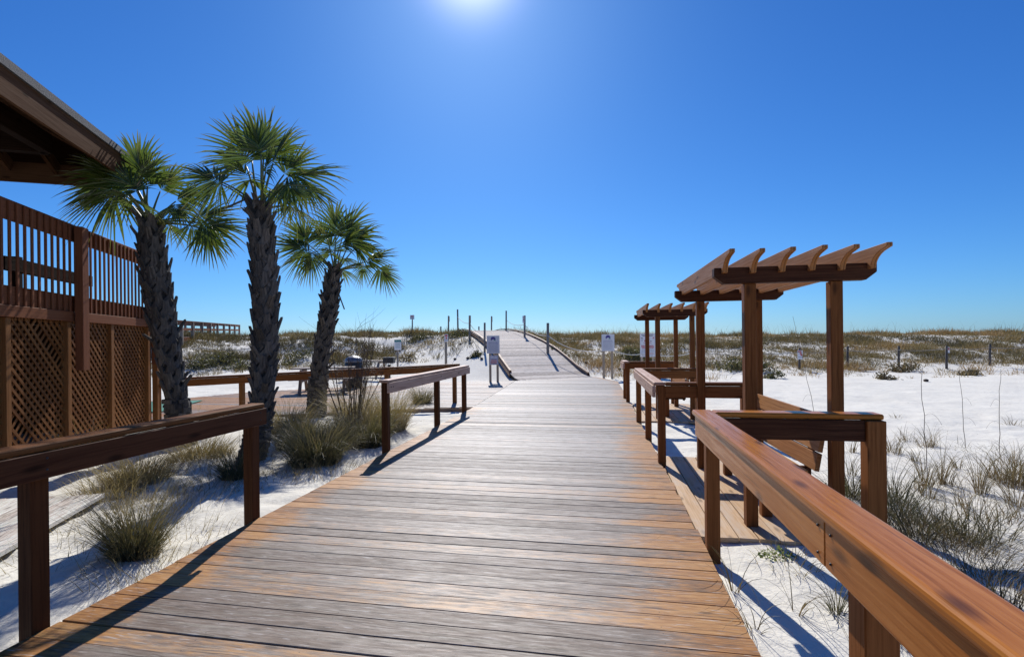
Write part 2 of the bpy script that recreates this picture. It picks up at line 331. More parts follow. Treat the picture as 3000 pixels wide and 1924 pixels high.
def deck_mat(name, tint=1.0, stain=True, crack=0.72, rough=0.0, spec=0.30):
    m, t, b, o = newmat(name)
    uvn = t.nodes.new('ShaderNodeUVMap'); uvn.uv_map = 'uv'; uv = uvn.outputs[0]
    g = t.nodes.new('ShaderNodeNewGeometry'); rnd = g.outputs['Random Per Island']
    cx = t.nodes.new('ShaderNodeCombineXYZ'); L(t, math_(t, 'MULTIPLY', rnd, 53.0), cx.inputs[2]); L(t, math_(t, 'MULTIPLY', rnd, 91.0), cx.inputs[0]); L(t, math_(t, 'MULTIPLY', rnd, 37.0), cx.inputs[1]); off = cx.outputs[0]
    wob = noise(t, scaled(t, uv, 1.1, 4.0, 1, off), 1.0, 3)
    vs = t.nodes.new('ShaderNodeVectorMath'); vs.operation = 'ADD'; L(t, uv, vs.inputs[0])
    c2 = t.nodes.new('ShaderNodeCombineXYZ'); L(t, math_(t, 'MULTIPLY', math_(t, 'SUBTRACT', wob, 0.5), 0.06), c2.inputs[1]); L(t, c2.outputs[0], vs.inputs[1])
    v = vs.outputs[0]
    g1 = noise(t, scaled(t, v, 6.0, 62, 1, off), 1.0, 5, 0.68)
    g2 = noise(t, scaled(t, v, 11.0, 300, 1, off), 1.0, 4, 0.65)
    bl = noise(t, scaled(t, uv, 7.0, 26.0, 1, off), 1.0, 5, 0.7)
    f = math_(t, 'ADD', math_(t, 'MULTIPLY', g1, 1.0), math_(t, 'MULTIPLY', g2, 0.5)); f = math_(t, 'SUBTRACT', f, 0.25)
    f = math_(t, 'ADD', f, math_(t, 'MULTIPLY', math_(t, 'SUBTRACT', rnd, 0.5), 0.26))
    f = math_(t, 'ADD', f, math_(t, 'MULTIPLY', math_(t, 'SUBTRACT', bl, 0.5), 0.26))
    k = tint
    cl = lambda *c: tuple(min(0.84, q * k) for q in c)
    base = ramp(t, f, [(0.24, cl(0.12, 0.095, 0.078)), (0.40, cl(0.27, 0.232, 0.20)), (0.55, cl(0.39, 0.35, 0.31)), (0.74, cl(0.54, 0.51, 0.47))]).outputs[0]
    hue = noise(t, scaled(t, v, 0.9, 30, 1, off), 1.3, 2)
    base = mix(t, 0.5, base, mix(t, 1.0, base, ramp(t, hue, [(0.3, (1.0, 0.90, 0.84)), (0.5, (0.96, 0.96, 0.96)), (0.7, (0.92, 1.0, 0.90))]).outputs[0], 'MULTIPLY'))
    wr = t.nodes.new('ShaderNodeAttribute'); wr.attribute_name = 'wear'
    base = mix(t, 1.0, base, ramp(t, wr.outputs['Fac'], [(0.0, (0.84, 0.77, 0.70)), (1.0, (1.0, 1.0, 1.0))]).outputs[0], 'MULTIPLY')  # near boards browner with old stain; sheen of far boards put into the colour
    pat = ramp(t, noise(t, scaled(t, v, 2.4, 22.0, 1, off), 1.0, 5, 0.7), [(0.44, (0, 0, 0)), (0.62, (1, 1, 1))]).outputs[0]
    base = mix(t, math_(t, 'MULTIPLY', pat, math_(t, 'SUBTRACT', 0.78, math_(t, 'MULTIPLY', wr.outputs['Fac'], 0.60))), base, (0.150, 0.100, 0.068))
    crk = ramp(t, noise(t, scaled(t, v, 2.4, 85, 1, off), 1.0, 3, 0.55), [(0.60, (0, 0, 0)), (0.65, (0.85, 0.85, 0.85)), (0.72, (1, 1, 1))]).outputs[0]
    flk = ramp(t, noise(t, scaled(t, v, 8.0, 95, 1, off), 1.0, 3, 0.6), [(0.60, (0, 0, 0)), (0.70, (0.8, 0.8, 0.8))]).outputs[0]
    if stain:
        at_ = t.nodes.new('ShaderNodeAttribute'); at_.attribute_name = 'stain'
        sn = math_(t, 'ADD', at_.outputs['Fac'], math_(t, 'MULTIPLY', math_(t, 'SUBTRACT', math_(t, 'ADD', math_(t, 'MULTIPLY', g1, 0.5), math_(t, 'MULTIPLY', bl, 0.5)), 0.5), 2.2))
        sn = math_(t, 'ADD', sn, math_(t, 'MULTIPLY', math_(t, 'SUBTRACT', rnd, 0.5), 0.75))
        sf = ramp(t, sn, [(0.22, (0, 0, 0)), (0.72, (1, 1, 1))]).outputs[0]
        sc = ramp(t, f, [(0.25, (0.17, 0.070, 0.022)), (0.5, (0.36, 0.162, 0.048)), (0.75, (0.52, 0.28, 0.10))]).outputs[0]
        base = mix(t, sf, base, sc)
    vo = t.nodes.new('ShaderNodeTexVoronoi'); vo.voronoi_dimensions = '2D'; vo.inputs['Scale'].default_value = 1.0; L(t, scaled(t, v, 1.7, 6.0, 1, off), vo.inputs['Vector'])
    kn = ramp(t, vo.outputs['Distance'], [(0.0, (1, 1, 1)), (0.045, (0.9, 0.9, 0.9)), (0.075, (0.25, 0.25, 0.25)), (0.12, (0, 0, 0))]).outputs[0]
    base = mix(t, math_(t, 'MULTIPLY', kn, 0.65), base, (0.06, 0.04, 0.028))
    base = mix(t, math_(t, 'MULTIPLY', flk, 0.7), base, (0.66 * min(k, 1.2), 0.63 * min(k, 1.2), 0.59 * min(k, 1.2)))
    base = mix(t, math_(t, 'MULTIPLY', crk, crack), base, (0.065, 0.047, 0.036))
    al = t.nodes.new('ShaderNodeAttribute'); al.attribute_name = 'along'; ac = t.nodes.new('ShaderNodeAttribute'); ac.attribute_name = 'across'
    na = math_(t, 'ABSOLUTE', math_(t, 'SUBTRACT', math_(t, 'FRACT', math_(t, 'MULTIPLY', al.outputs['Fac'], 1 / 0.585)), 0.5))
    nb = math_(t, 'ABSOLUTE', math_(t, 'SUBTRACT', math_(t, 'ABSOLUTE', ac.outputs['Fac']), 0.043))
    nail = math_(t, 'MULTIPLY', math_(t, 'LESS_THAN', na, 0.0055), math_(t, 'LESS_THAN', nb, 0.0032))
    base = mix(t, math_(t, 'MULTIPLY', nail, 0.75), base, (0.05, 0.035, 0.03))
    L(t, base, b.inputs['Base Color'])
    L(t, ramp(t, f, [(0.3, (0.62 + rough,) * 3), (0.7, (0.48 + rough,) * 3)]).outputs[0], b.inputs['Roughness'])
    b.inputs['Specular IOR Level'].default_value = spec
    bump(t, b, math_(t, 'SUBTRACT', math_(t, 'ADD', math_(t, 'MULTIPLY', g1, 0.4), math_(t, 'MULTIPLY', g2, 0.6)), math_(t, 'MULTIPLY', crk, 0.5)), 0.5, 0.0018)
    return m
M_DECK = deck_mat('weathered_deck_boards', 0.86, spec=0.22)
M_DECK2 = deck_mat('pale_deck_boards', 1.05, spec=0.15)
M_RAMP = deck_mat('bleached_ramp_boards', 1.5, True, 0.8, 0.22, 0.16)
M_PATHW = deck_mat('bleached_path_boards', 2.4, True, 0.45)

def sand_mat():
    m, t, b, o = newmat('white_quartz_sand')
    g = t.nodes.new('ShaderNodeNewGeometry'); p = g.outputs['Position']
    n1 = noise(t, p, 0.6, 4); n2 = noise(t, p, 9.0, 5, 0.6); n3 = noise(t, p, 60.0, 3)
    f = math_(t, 'ADD', math_(t, 'MULTIPLY', n1, 0.5), math_(t, 'MULTIPLY', n2, 0.5))
    c = ramp(t, f, [(0.3, (0.70, 0.66, 0.56)), (0.6, (0.80, 0.765, 0.655))]).outputs[0]
    # dark litter scattered on the surface
    vo = t.nodes.new('ShaderNodeTexVoronoi'); vo.inputs['Scale'].default_value = 7.0; L(t, p, vo.inputs['Vector'])
    lit = ramp(t, vo.outputs['Distance'], [(0.0, (1, 1, 1)), (0.06, (1, 1, 1)), (0.09, (0, 0, 0))]).outputs[0]
    lit = math_(t, 'MULTIPLY', lit, ramp(t, noise(t, p, 1.7, 2), [(0.50, (0, 0, 0)), (0.58, (0.8, 0.8, 0.8))]).outputs[0])
    c = mix(t, lit, c, (0.22, 0.16, 0.11))
    L(t, c, b.inputs['Base Color']); b.inputs['Roughness'].default_value = 0.9; b.inputs['Specular IOR Level'].default_value = 0.2
    h = math_(t, 'ADD', math_(t, 'MULTIPLY', n2, 0.8), math_(t, 'MULTIPLY', n3, 0.12))
    bump(t, b, h, 0.5, 0.05); return m
M_SAND = sand_mat()

def leaf_mat(name, stops, trans=0.35, rough=0.4, var=0.5, grad=None, spec=0.5, tone=False):
    """blades: colour varies per blade; grad = colours base -> tip of the blade"""
    m, t, b, o = newmat(name)
    g = t.nodes.new('ShaderNodeNewGeometry'); rnd = g.outputs['Random Per Island']
    if tone:
        an = t.nodes.new('ShaderNodeAttribute'); an.attribute_name = 'tone'; rnd = math_(t, 'ADD', an.outputs['Fac'], math_(t, 'MULTIPLY', math_(t, 'SUBTRACT', rnd, 0.5), 0.22))
    c = ramp(t, rnd, stops).outputs[0]
    if grad:
        uvn = t.nodes.new('ShaderNodeUVMap'); uvn.uv_map = 'uv'; sp = t.nodes.new('ShaderNodeSeparateXYZ'); L(t, uvn.outputs[0], sp.inputs[0])
        gr = ramp(t, sp.outputs[1], grad)
        c = mix(t, 0.55, c, gr.outputs[0])
    L(t, c, b.inputs['Base Color']); b.inputs['Roughness'].default_value = rough; b.inputs['Specular IOR Level'].default_value = spec
    tr = t.nodes.new('ShaderNodeBsdfTranslucent'); tg = t.nodes.new('ShaderNodeGamma'); tg.inputs[1].default_value = 0.8; L(t, mix(t, 1.0, c, (1.0, 1.0, 0.5), 'MULTIPLY'), tg.inputs[0]); L(t, tg.outputs[0], tr.inputs[0])
    mx = t.nodes.new('ShaderNodeMixShader'); mx.inputs[0].default_value = trans
    L(t, b.outputs[0], mx.inputs[1]); L(t, tr.outputs[0], mx.inputs[2]); L(t, mx.outputs[0], o.inputs[0]); return m
M_FROND = leaf_mat('palm_frond', [(0, (0.035, 0.070, 0.014)), (0.5, (0.065, 0.110, 0.022)), (0.85, (0.11, 0.15, 0.032)), (1.0, (0.24, 0.18, 0.055))], 0.42, 0.25,
                   grad=[(0.0, (0.05, 0.085, 0.015)), (0.7, (0.085, 0.125, 0.025)), (1.0, (0.26, 0.17, 0.075))], spec=0.8)
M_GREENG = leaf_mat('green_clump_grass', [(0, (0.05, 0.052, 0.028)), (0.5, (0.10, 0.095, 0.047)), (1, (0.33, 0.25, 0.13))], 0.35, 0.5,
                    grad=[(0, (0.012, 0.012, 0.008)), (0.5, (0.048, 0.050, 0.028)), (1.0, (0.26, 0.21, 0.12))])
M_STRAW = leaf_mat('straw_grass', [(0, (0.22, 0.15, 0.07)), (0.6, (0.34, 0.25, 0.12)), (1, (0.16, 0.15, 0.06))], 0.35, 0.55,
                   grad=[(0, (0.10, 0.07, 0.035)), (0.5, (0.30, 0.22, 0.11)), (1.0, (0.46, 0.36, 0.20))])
M_DUNEG = leaf_mat('dune_grass', [(0, (0.042, 0.037, 0.024)), (0.3, (0.092, 0.074, 0.035)), (0.5, (0.155, 0.115, 0.05)), (0.72, (0.25, 0.175, 0.075)), (1, (0.36, 0.215, 0.10))], 0.25, 0.6, tone=True)
M_DUNEB = leaf_mat('dune_brush', [(0, (0.07, 0.06, 0.03)), (0.5, (0.14, 0.105, 0.05)), (1, (0.24, 0.155, 0.075))], 0.25, 0.6)
M_BEACHG = leaf_mat('beach_tuft_grass', [(0, (0.075, 0.065, 0.028)), (0.5, (0.17, 0.105, 0.042)), (0.8, (0.27, 0.155, 0.065)), (1, (0.06, 0.062, 0.028))], 0.25, 0.55,
                    grad=[(0, (0.13, 0.07, 0.03)), (0.5, (0.115, 0.095, 0.038)), (1.0, (0.25, 0.185, 0.09))])
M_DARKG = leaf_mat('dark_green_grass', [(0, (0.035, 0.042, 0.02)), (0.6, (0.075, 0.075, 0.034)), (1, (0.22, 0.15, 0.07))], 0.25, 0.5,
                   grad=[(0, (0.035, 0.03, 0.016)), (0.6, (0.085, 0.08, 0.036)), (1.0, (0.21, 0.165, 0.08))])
M_SHRUB = leaf_mat('shrub_leaf', [(0, (0.05, 0.052, 0.024)), (0.6, (0.09, 0.088, 0.036)), (1, (0.16, 0.14, 0.055))], 0.3, 0.5)
M_CREEP = leaf_mat('creeper_leaf', [(0, (0.09, 0.16, 0.03)), (1, (0.22, 0.27, 0.07))], 0.35, 0.6, spec=0.2)

def plain(name, col, rough=0.5, metal=0.0, nscale=20, var=0.15, bs=0.0):
    m, t, b, o = newmat(name)
    tc = t.nodes.new('ShaderNodeTexCoord'); n = noise(t, tc.outputs['Object'], nscale, 4)
    lo = tuple(max(0, c * (1 - var)) for c in col); hi = tuple(min(1, c * (1 + var)) for c in col)
    L(t, ramp(t, n, [(0.3, lo), (0.7, hi)]).outputs[0], b.inputs['Base Color']); b.inputs['Roughness'].default_value = rough; b.inputs['Metallic'].default_value = metal
    if bs: bump(t, b, n, bs, 0.01)
    return m
M_TWIG = plain('dry_twig', (0.11, 0.07, 0.045), 0.8)
M_BOOT = None
def bark_mat():
    m, t, b, o = newmat('palm_boot_fibre')
    g = t.nodes.new('ShaderNodeNewGeometry'); rnd = g.outputs['Random Per Island']; tc = t.nodes.new('ShaderNodeTexCoord')
    n1 = noise(t, scaled(t, tc.outputs['Object'], 30, 30, 8), 1.0, 5, 0.6)
    f = math_(t, 'ADD', math_(t, 'MULTIPLY', n1, 0.7), math_(t, 'MULTIPLY', rnd, 0.35))
    L(t, ramp(t, f, [(0.3, (0.035, 0.029, 0.024)), (0.55, (0.085, 0.072, 0.060)), (0.85, (0.18, 0.152, 0.126))]).outputs[0], b.inputs['Base Color'])
    b.inputs['Roughness'].default_value = 0.8; bump(t, b, n1, 0.6, 0.01); return m
M_BARK = bark_mat()
M_CORE = plain('palm_trunk_core', (0.045, 0.038, 0.033), 0.9, nscale=30, var=0.4, bs=0.5)
M_PETI = plain('palm_petiole', (0.11, 0.13, 0.04), 0.45)
M_WHITE = plain('white_sign_panel', (0.74, 0.73, 0.75), 0.45, var=0.04)
M_INKG = plain('grey_print', (0.30, 0.29, 0.36), 0.6)
M_INKP = plain('purple_print', (0.10, 0.075, 0.27), 0.6)
M_INKT = plain('teal_print', (0.03, 0.22, 0.22), 0.6)
M_INKR = plain('red_print', (0.55, 0.06, 0.06), 0.6)
M_INKK = plain('black_print', (0.05, 0.05, 0.06), 0.6)
M_ROPE = plain('white_rope', (0.66, 0.64, 0.58), 0.8, nscale=60)
M_ROPEG = plain('grey_rope', (0.28, 0.26, 0.24), 0.8, nscale=60)
M_METAL = plain('galvanised_metal', (0.30, 0.30, 0.31), 0.5, 0.8)
M_BIN = plain('dark_green_bin', (0.03, 0.045, 0.045), 0.45)
M_BLACK = plain('black_steel', (0.03, 0.03, 0.03), 0.5)
M_MAT = plain('green_rubber_mat', (0.05, 0.22, 0.15), 0.85)
M_SHING = plain('asphalt_shingle', (0.075, 0.075, 0.078), 0.85, nscale=60, var=0.4, bs=0.4)
M_TABLE = wood_mat('grey_table_wood', (0.13, 0.10, 0.08), (0.23, 0.18, 0.14), (0.33, 0.27, 0.22), 0.6, 0.4)
M_POD = plain('dark_seed_pod', (0.09, 0.065, 0.045), 0.9)

# ================================================================ SETTING
def axis_grid(lo, hi, c0, c1, fine, growth):
    a = list(np.arange(c0, c1, fine)); s = fine
    while a[-1] < hi: s *= growth; a.append(a[-1] + s)
    s = fine
    while a[0] > lo: s *= growth; a.insert(0, a[0] - s)
    return np.array(a)
gx = axis_grid(-900, 900, -9.0, 7.0, 0.085, 1.022)
gy = axis_grid(-60, 900, -1.0, 9.0, 0.085, 1.014)
GX, GY = np.meshgrid(gx, gy); GZ = height(GX, GY)
GZ = np.where(deck_side_mask(GX, GY), np.minimum(GZ, -0.3), GZ)
nx, ny = len(gx), len(gy)
ii = (np.arange(ny - 1)[:, None] * nx + np.arange(nx - 1)[None, :]).ravel()
g_me = array_mesh('ground', np.stack([GX.ravel(), GY.ravel(), GZ.ravel()], 1), np.stack([ii, ii + 1, ii + nx + 1, ii + nx], 1), smooth=True)
tag(put('ground', g_me, M_SAND), kind='structure')

# plank decks: one sheet of separate boards, stained near the deck edge, paler farther off as painted sheen
RNG = np.random.default_rng(5)
class Planks:
    def __init__(s): s.V = []; s.F = []; s.U = []; s.S = []; s.Wr = []; s.Al = []; s.Ac = []
    def add(s, p, q, w, z0, z1, t=0.038, n=12, stain=None, jz=0.0013, slope=0.0, wear=None):
        """board from p to q (plan xy of the centre line), width w, top heights z0 -> z1"""
        p = np.array(p, float); q = np.array(q, float); d = q - p; l = np.linalg.norm(d)
        if l < 0.05: return
        d /= l; nn = np.array([-d[1], d[0]]); j = RNG.normal(0, jz); tw = RNG.normal(0, jz * 0.6); b = 0.0025
        prof = [(-w / 2, -t), (-w / 2, -b), (-w / 2 + b, 0), (w / 2 - b, 0), (w / 2, -b), (w / 2, -t)]
        base = len(s.V); k = len(prof); o = RNG.random(2) * 9
        warp = RNG.normal(0, 0.0022)
        for i in range(n + 1):
            f = i / n; c = p + d * l * f
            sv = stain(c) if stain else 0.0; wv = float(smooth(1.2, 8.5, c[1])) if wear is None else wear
            for a, (u, h) in enumerate(prof):
                xy = c + nn * (u + warp * math.sin(f * PI))
                s.V.append((xy[0], xy[1], z0 + (z1 - z0) * f + h + j + tw * u / w * 2 + slope * u)); s.U.append((f * l + o[0], u + o[1] + (0.2 if h < -0.01 else 0))); s.S.append(sv); s.Wr.append(wv); s.Al.append(f * l); s.Ac.append(u if h > -0.002 else 9.0)
        for i in range(n):
            for a in range(k - 1):
                s.F.append((base + i * k + a, base + (i + 1) * k + a, base + (i + 1) * k + a + 1, base + i * k + a + 1))
        for e in (0, n):
            r = base + e * k; c4 = (r, r + 1, r + 2, r + 3); c5 = (r, r + 3, r + 4, r + 5)
            s.F += [c4, c5] if e == 0 else [c4[::-1], c5[::-1]]
    def build(s, name, mat, **kw):
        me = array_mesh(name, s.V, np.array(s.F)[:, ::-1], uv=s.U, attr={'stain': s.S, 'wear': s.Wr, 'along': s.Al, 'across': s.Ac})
        return tag(put(name, me, mat), **kw)
def main_stain(c):
    x, y = c; l = x - np.interp(y, MAIN_LY, MAIN_LX); r = np.interp(y, MAIN_RY, MAIN_RX) - x
    sl = 1.12 * (1 - smooth(0.06, 0.52, l)) * (1.0 if y < 11 else 0.0); sr = (1 - smooth(0.06, 0.85 - 0.03 * max(0, y - 2), r)) * (1 - 0.35 * smooth(6, 16, y))
    near = 0.12 * (1 - smooth(1.2, 3.4, y))
    return 0.95 * max(sl * (1 - 0.55 * smooth(6, 11, y)), sr * 0.9) + near
pk = Planks(); y = -4.0
while y < 20.85:
    wd = 0.1408; l = np.interp(y, MAIN_LY, MAIN_LX) if y < 18.7 else np.interp(y, [18.7, 20.85], [-3.3, -0.35]); r = np.interp(y, MAIN_RY, MAIN_RX)
    if y < 10.8: l += RNG.normal(0, 0.004)
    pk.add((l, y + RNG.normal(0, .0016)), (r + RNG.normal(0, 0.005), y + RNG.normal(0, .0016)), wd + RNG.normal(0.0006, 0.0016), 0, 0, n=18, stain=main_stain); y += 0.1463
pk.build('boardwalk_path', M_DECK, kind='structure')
# ramp over the dune
pk = Planks(); s_ = 0.0
while s_ < 34:
    s0 = s_ + 0.0; c = RS + RD * s_; z = float(ramp_z(s_))
    sk = 0.62 * max(0, 1 - s_ / 3.0)       # first boards swing round from the walk
    pk.add(c - RN * RAMP_HW - RD * sk * 0.4, c + RN * RAMP_HW + RD * sk * 0.4, 0.1425, z + 0.004, z + 0.004, n=10, stain=lambda c: 0.0, slope=float((ramp_z(s_ + 0.1) - ramp_z(s_ - 0.1)) / 0.2)); s_ += 0.1463
pk.build('ramp_path', M_RAMP, kind='structure')
# side deck by the pavilion
pk = Planks(); y = 8.55
while y < 18.7:
    fr = np.interp(y, [8.5, 11.0, 11.1, 18.6], [-9.0, -3.45, -2.95, -3.30]); bk = np.interp(y, [8.5, 12.06, 13.9, 15.4, 18.0, 18.8], [-13.5, -11.6, -10.9, -9.0, -5.9, -3.4])
    pk.add((bk, y), (fr - 0.006, y), 0.1385, -0.004, -0.004, n=10, stain=lambda c: 0.12 + 0.5 * float(smooth(0, 1, (-4.5 - c[0]) / 5.0))); y += 0.1463
pk.build('side_deck_path', M_DECK2, kind='structure')
m = MB()
for a, b in (((-9.0, 8.47), (-3.45, 10.97)), ((-3.45, 10.97), (-2.98, 11.03))): m.bar((a[0], a[1], -0.085), (b[0], b[1], -0.085), 0.036, 0.15)
tag(m.build('deck_edge_board', M_KERB), 'brown edge board along the garden side of the side deck', 'edge board')
# narrow plank path along the pavilion wall
WP = np.array([-8.73, 8.37]); WD = np.array([0.441, -0.897]); WNn = np.array([0.897, 0.441])
def wl(t, o, z): p = WP + WD * t + WNn * o; return Vector((p[0], p[1], z))
pk = Planks(); o = 0.10
while o < 1.52:
    pk.add(wl(5.12 + 0.06 * RNG.random() + o * 0.12, o, 0).xy, wl(11, o, 0).xy, 0.138, -0.015, -0.015, n=10, wear=1.0, stain=lambda c: 0.05); o += 0.1463
pk.build('garden_path', M_PATHW, kind='structure')

# ================================================================ RAILINGS
def post(mb, x, y, z0, z1, sx=0.09, sy=0.09, M=None): mb.box((x, y, (z0 + z1) / 2), (sx, sy, z1 - z0), M)
def railing(name, label, cat, posts, runs, mp, mr, group='low wooden railings beside the boardwalk', capw=0.135, top=0.985, face=0.14, side=-1, bv=0.014):
    """posts: (x, y, z0); runs: ((x0,y0,z0),(x1,y1,z1), side of the face board)"""
    root = empty(name, (posts[0][0], posts[0][1], posts[0][2]), label, cat, group)
    for p in posts:
        m = MB(); post(m, p[0], p[1], p[2], (p[3] if len(p) > 3 else top) - 0.041, *(p[4:6] if len(p) > 4 else (0.09, 0.09))); m.build('post', mp, root, 0.004, 1)
    for run in runs:
        a, b, sd = run[:3]; mf = run[3] if len(run) > 3 else mr; mc = run[4] if len(run) > 4 else mr
        a = Vector(a); b = Vector(b); d = (b - a).normalized(); n = Vector((-d.y, d.x, 0))
        m = MB(); m.bar(a - Vector((0, 0, 0.02)), b - Vector((0, 0, 0.02)), capw, 0.04); m.build('cap_rail', mc, root, bv, 3)
        m = MB(); e = n * sd * (0.047 + 0.018); m.bar(a + e - Vector((0, 0, 0.0415 + face / 2)), b + e - Vector((0, 0, 0.0415 + face / 2)), 0.036, face); m.build('face_board', mf, root, 0.004, 1)
    return root
# left side
ZS = -0.22
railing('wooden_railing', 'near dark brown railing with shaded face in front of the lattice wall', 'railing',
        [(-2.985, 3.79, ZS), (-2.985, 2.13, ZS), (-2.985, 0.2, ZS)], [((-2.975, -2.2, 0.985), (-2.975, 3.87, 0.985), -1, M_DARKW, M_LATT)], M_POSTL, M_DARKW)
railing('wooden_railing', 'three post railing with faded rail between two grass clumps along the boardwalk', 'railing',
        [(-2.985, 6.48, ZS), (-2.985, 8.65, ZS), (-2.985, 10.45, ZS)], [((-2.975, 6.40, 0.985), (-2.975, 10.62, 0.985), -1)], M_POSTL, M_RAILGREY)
# brown rail at the front of the side deck
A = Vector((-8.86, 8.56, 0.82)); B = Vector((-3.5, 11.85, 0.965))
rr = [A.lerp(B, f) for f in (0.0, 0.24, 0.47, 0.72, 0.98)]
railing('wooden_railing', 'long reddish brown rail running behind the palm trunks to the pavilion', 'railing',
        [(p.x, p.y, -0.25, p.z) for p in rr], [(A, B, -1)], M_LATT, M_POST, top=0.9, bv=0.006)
# right side
R1 = railing('wooden_railing', 'glossy orange brown railing in the foreground with a rounded cap', 'railing',
        [(0.765, 3.76, ZS), (0.765, 1.60, ZS, 0.985, 0.09, 0.10), (0.765, -0.4, ZS), (1.79, 3.72, ZS, 0.985, 0.115, 0.10)],
        [((0.7125, -2.5, 0.985), (0.7125, 3.842, 0.985), 0), ((0.7805, 3.775, 0.985), (1.855, 3.775, 0.985), -1)], M_POST, M_RAIL)
for o in list(R1.children):
    if o.name.startswith('face_board'): bpy.data.objects.remove(o)
m = MB()
m.bar((0.678, -2.5, 0.873), (0.678, 1.652, 0.873), 0.036, 0.142); m.bar((0.678, 1.656, 0.873), (0.678, 3.80, 0.873), 0.036, 0.142); m.build('face_board', M_RAIL, R1, 0.004, 2)
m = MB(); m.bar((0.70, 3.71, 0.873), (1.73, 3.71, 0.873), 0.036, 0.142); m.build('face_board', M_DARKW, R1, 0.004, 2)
railing('wooden_railing', 'u shaped railing with pale cap between the two pergolas', 'railing',
        [(0.70, 6.27, ZS), (0.675, 7.78, ZS), (0.645, 9.36, ZS), (1.66, 6.29, ZS), (1.68, 9.36, ZS)],
        [((0.675, 6.225, 0.985), (0.645, 9.45, 0.985), 1), ((0.742, 6.29, 0.984), (1.72, 6.29, 0.984), -1, M_POST, M_POST), ((0.712, 9.383, 0.984), (1.74, 9.383, 0.984), -1, M_POST, M_POST)], M_POST, M_RAILGREY)
railing('wooden_railing', 'far railing corner just past the second pergola', 'railing',
        [(0.60, 12.38, ZS), (0.565, 13.15, ZS), (1.66, 12.42, ZS)], [((0.575, 12.33, 0.985), (0.54, 13.25, 0.985), 1), ((0.642, 12.40, 0.984), (1.72, 12.40, 0.984), -1, M_POST, M_POST)], M_POST, M_RAILGREY)

def bolts(root, pts, r=0.006):
    for p in pts:
        m = MB(); m.lathe((0, 0, 0), [(0, -0.004), (r, -0.004), (r, 0.003), (r * .5, 0.005), (0, 0.005)], 10); o = m.build('bolt', M_BLACK, None); o.data.transform(Matrix.Rotation(p[3], 4, 'Y')); o.data.transform(Matrix.Translation(Vector(p[:3]))); o.parent = root
        o.matrix_parent_inverse = Matrix.Translation(root.location).inverted()
bolts(R1, [(0.660, yy, zz, -PI / 2) for yy in (1.612, 1.70) for zz in (0.83, 0.915)], 0.0045)
L2 = [o for o in COL.objects if o.get('label', '').startswith('three post railing')][0]
bolts(L2, [(-2.893, yy, 0.885, PI / 2) for yy in (6.46, 6.53, 8.63, 10.43)], 0.011)
L1 = [o for o in COL.objects if o.get('label', '').startswith('near dark brown railing')][0]
bolts(L1, [(-2.893, yy, zz, PI / 2) for yy in (2.13, 3.79) for zz in (0.85, 0.91)], 0.006)
# ================================================================ PERGOLAS AND BENCHES
def copy_tree(o, parent=None):
    c = o.copy(); COL.objects.link(c)
    if parent is not None:
        c.parent = parent
        c.matrix_parent_inverse = o.matrix_parent_inverse.copy()
    for ch in list(o.children): copy_tree(ch, c)
    return c
PG = 'pergola shelters along the right side of the boardwalk'
pg = empty('pergola', (1.19, 4.36, -0.03), 'nearer wooden pergola with six curved rafters over a bench', 'pergola', PG)
for x, y in ((1.187, 4.352), (1.826, 4.352), (1.15, 6.215), (1.785, 6.215)):
    m = MB(); post(m, x, y, -0.16, 1.951); m.build('post', M_POST, pg, 0.005, 2)
def beam(y, x0, x1):
    m = MB(); zt, zb, c = 2.083, 1.952, 0.075
    P = [(x0, zt), (x0, zb + 0.06), (x0 + c, zb), (x1 - c, zb), (x1, zb + 0.06), (x1, zt)]
    # notches for the rafters
    m.prism([Vector((x, y - 0.045, z)) for x, z in P], (0, 0.085, 0), uvdir=(1, 0, 0)); m.build('beam', M_DARKW, pg, 0.005, 2)
beam(4.325, 0.905, 2.10); beam(6.215, 0.862, 2.06)
for k in range(6):
    xa = 0.985 + 0.2135 * k; xb = 0.945 + 0.2135 * k; wv = 0.020
    m = MB(); y0, y1 = 4.02, 6.52
    prof = []
    zt, zn = 2.190, 2.032
    def end(yt, sgn):        # curved tail: small nose, concave underside
        pts = [(yt, zt), (yt, zt - 0.030)]
        for i in range(1, 8):
            f = i / 7; pts.append((yt + sgn * (0.015 + 0.20 * math.sin(f * PI / 2)), zt - 0.038 - 0.119 * (1 - math.cos(f * PI / 2))))
        return pts
    a = end(y0, 1); b = end(y1, -1)
    poly = a + list(reversed(b))
    jx = RNG.normal(0, 0.003); jz = RNG.normal(0, 0.003); xa += jx; xb += RNG.normal(0, 0.005)
    def X(y): return xa + (xb - xa) * (y - y0) / (y1 - y0)
    m.prism([Vector((X(yy) - wv, yy, zz + jz)) for yy, zz in poly], (2 * wv, 0, 0), uvdir=(0, 1, 0)); m.build('rafter', M_RAFT, pg, 0.004, 2)
pg2 = copy_tree(pg); pg2.location = (1.19 - 0.13, 4.36 + 5.62, -0.03); pg2['label'] = 'farther wooden pergola standing in front of the large rules sign'

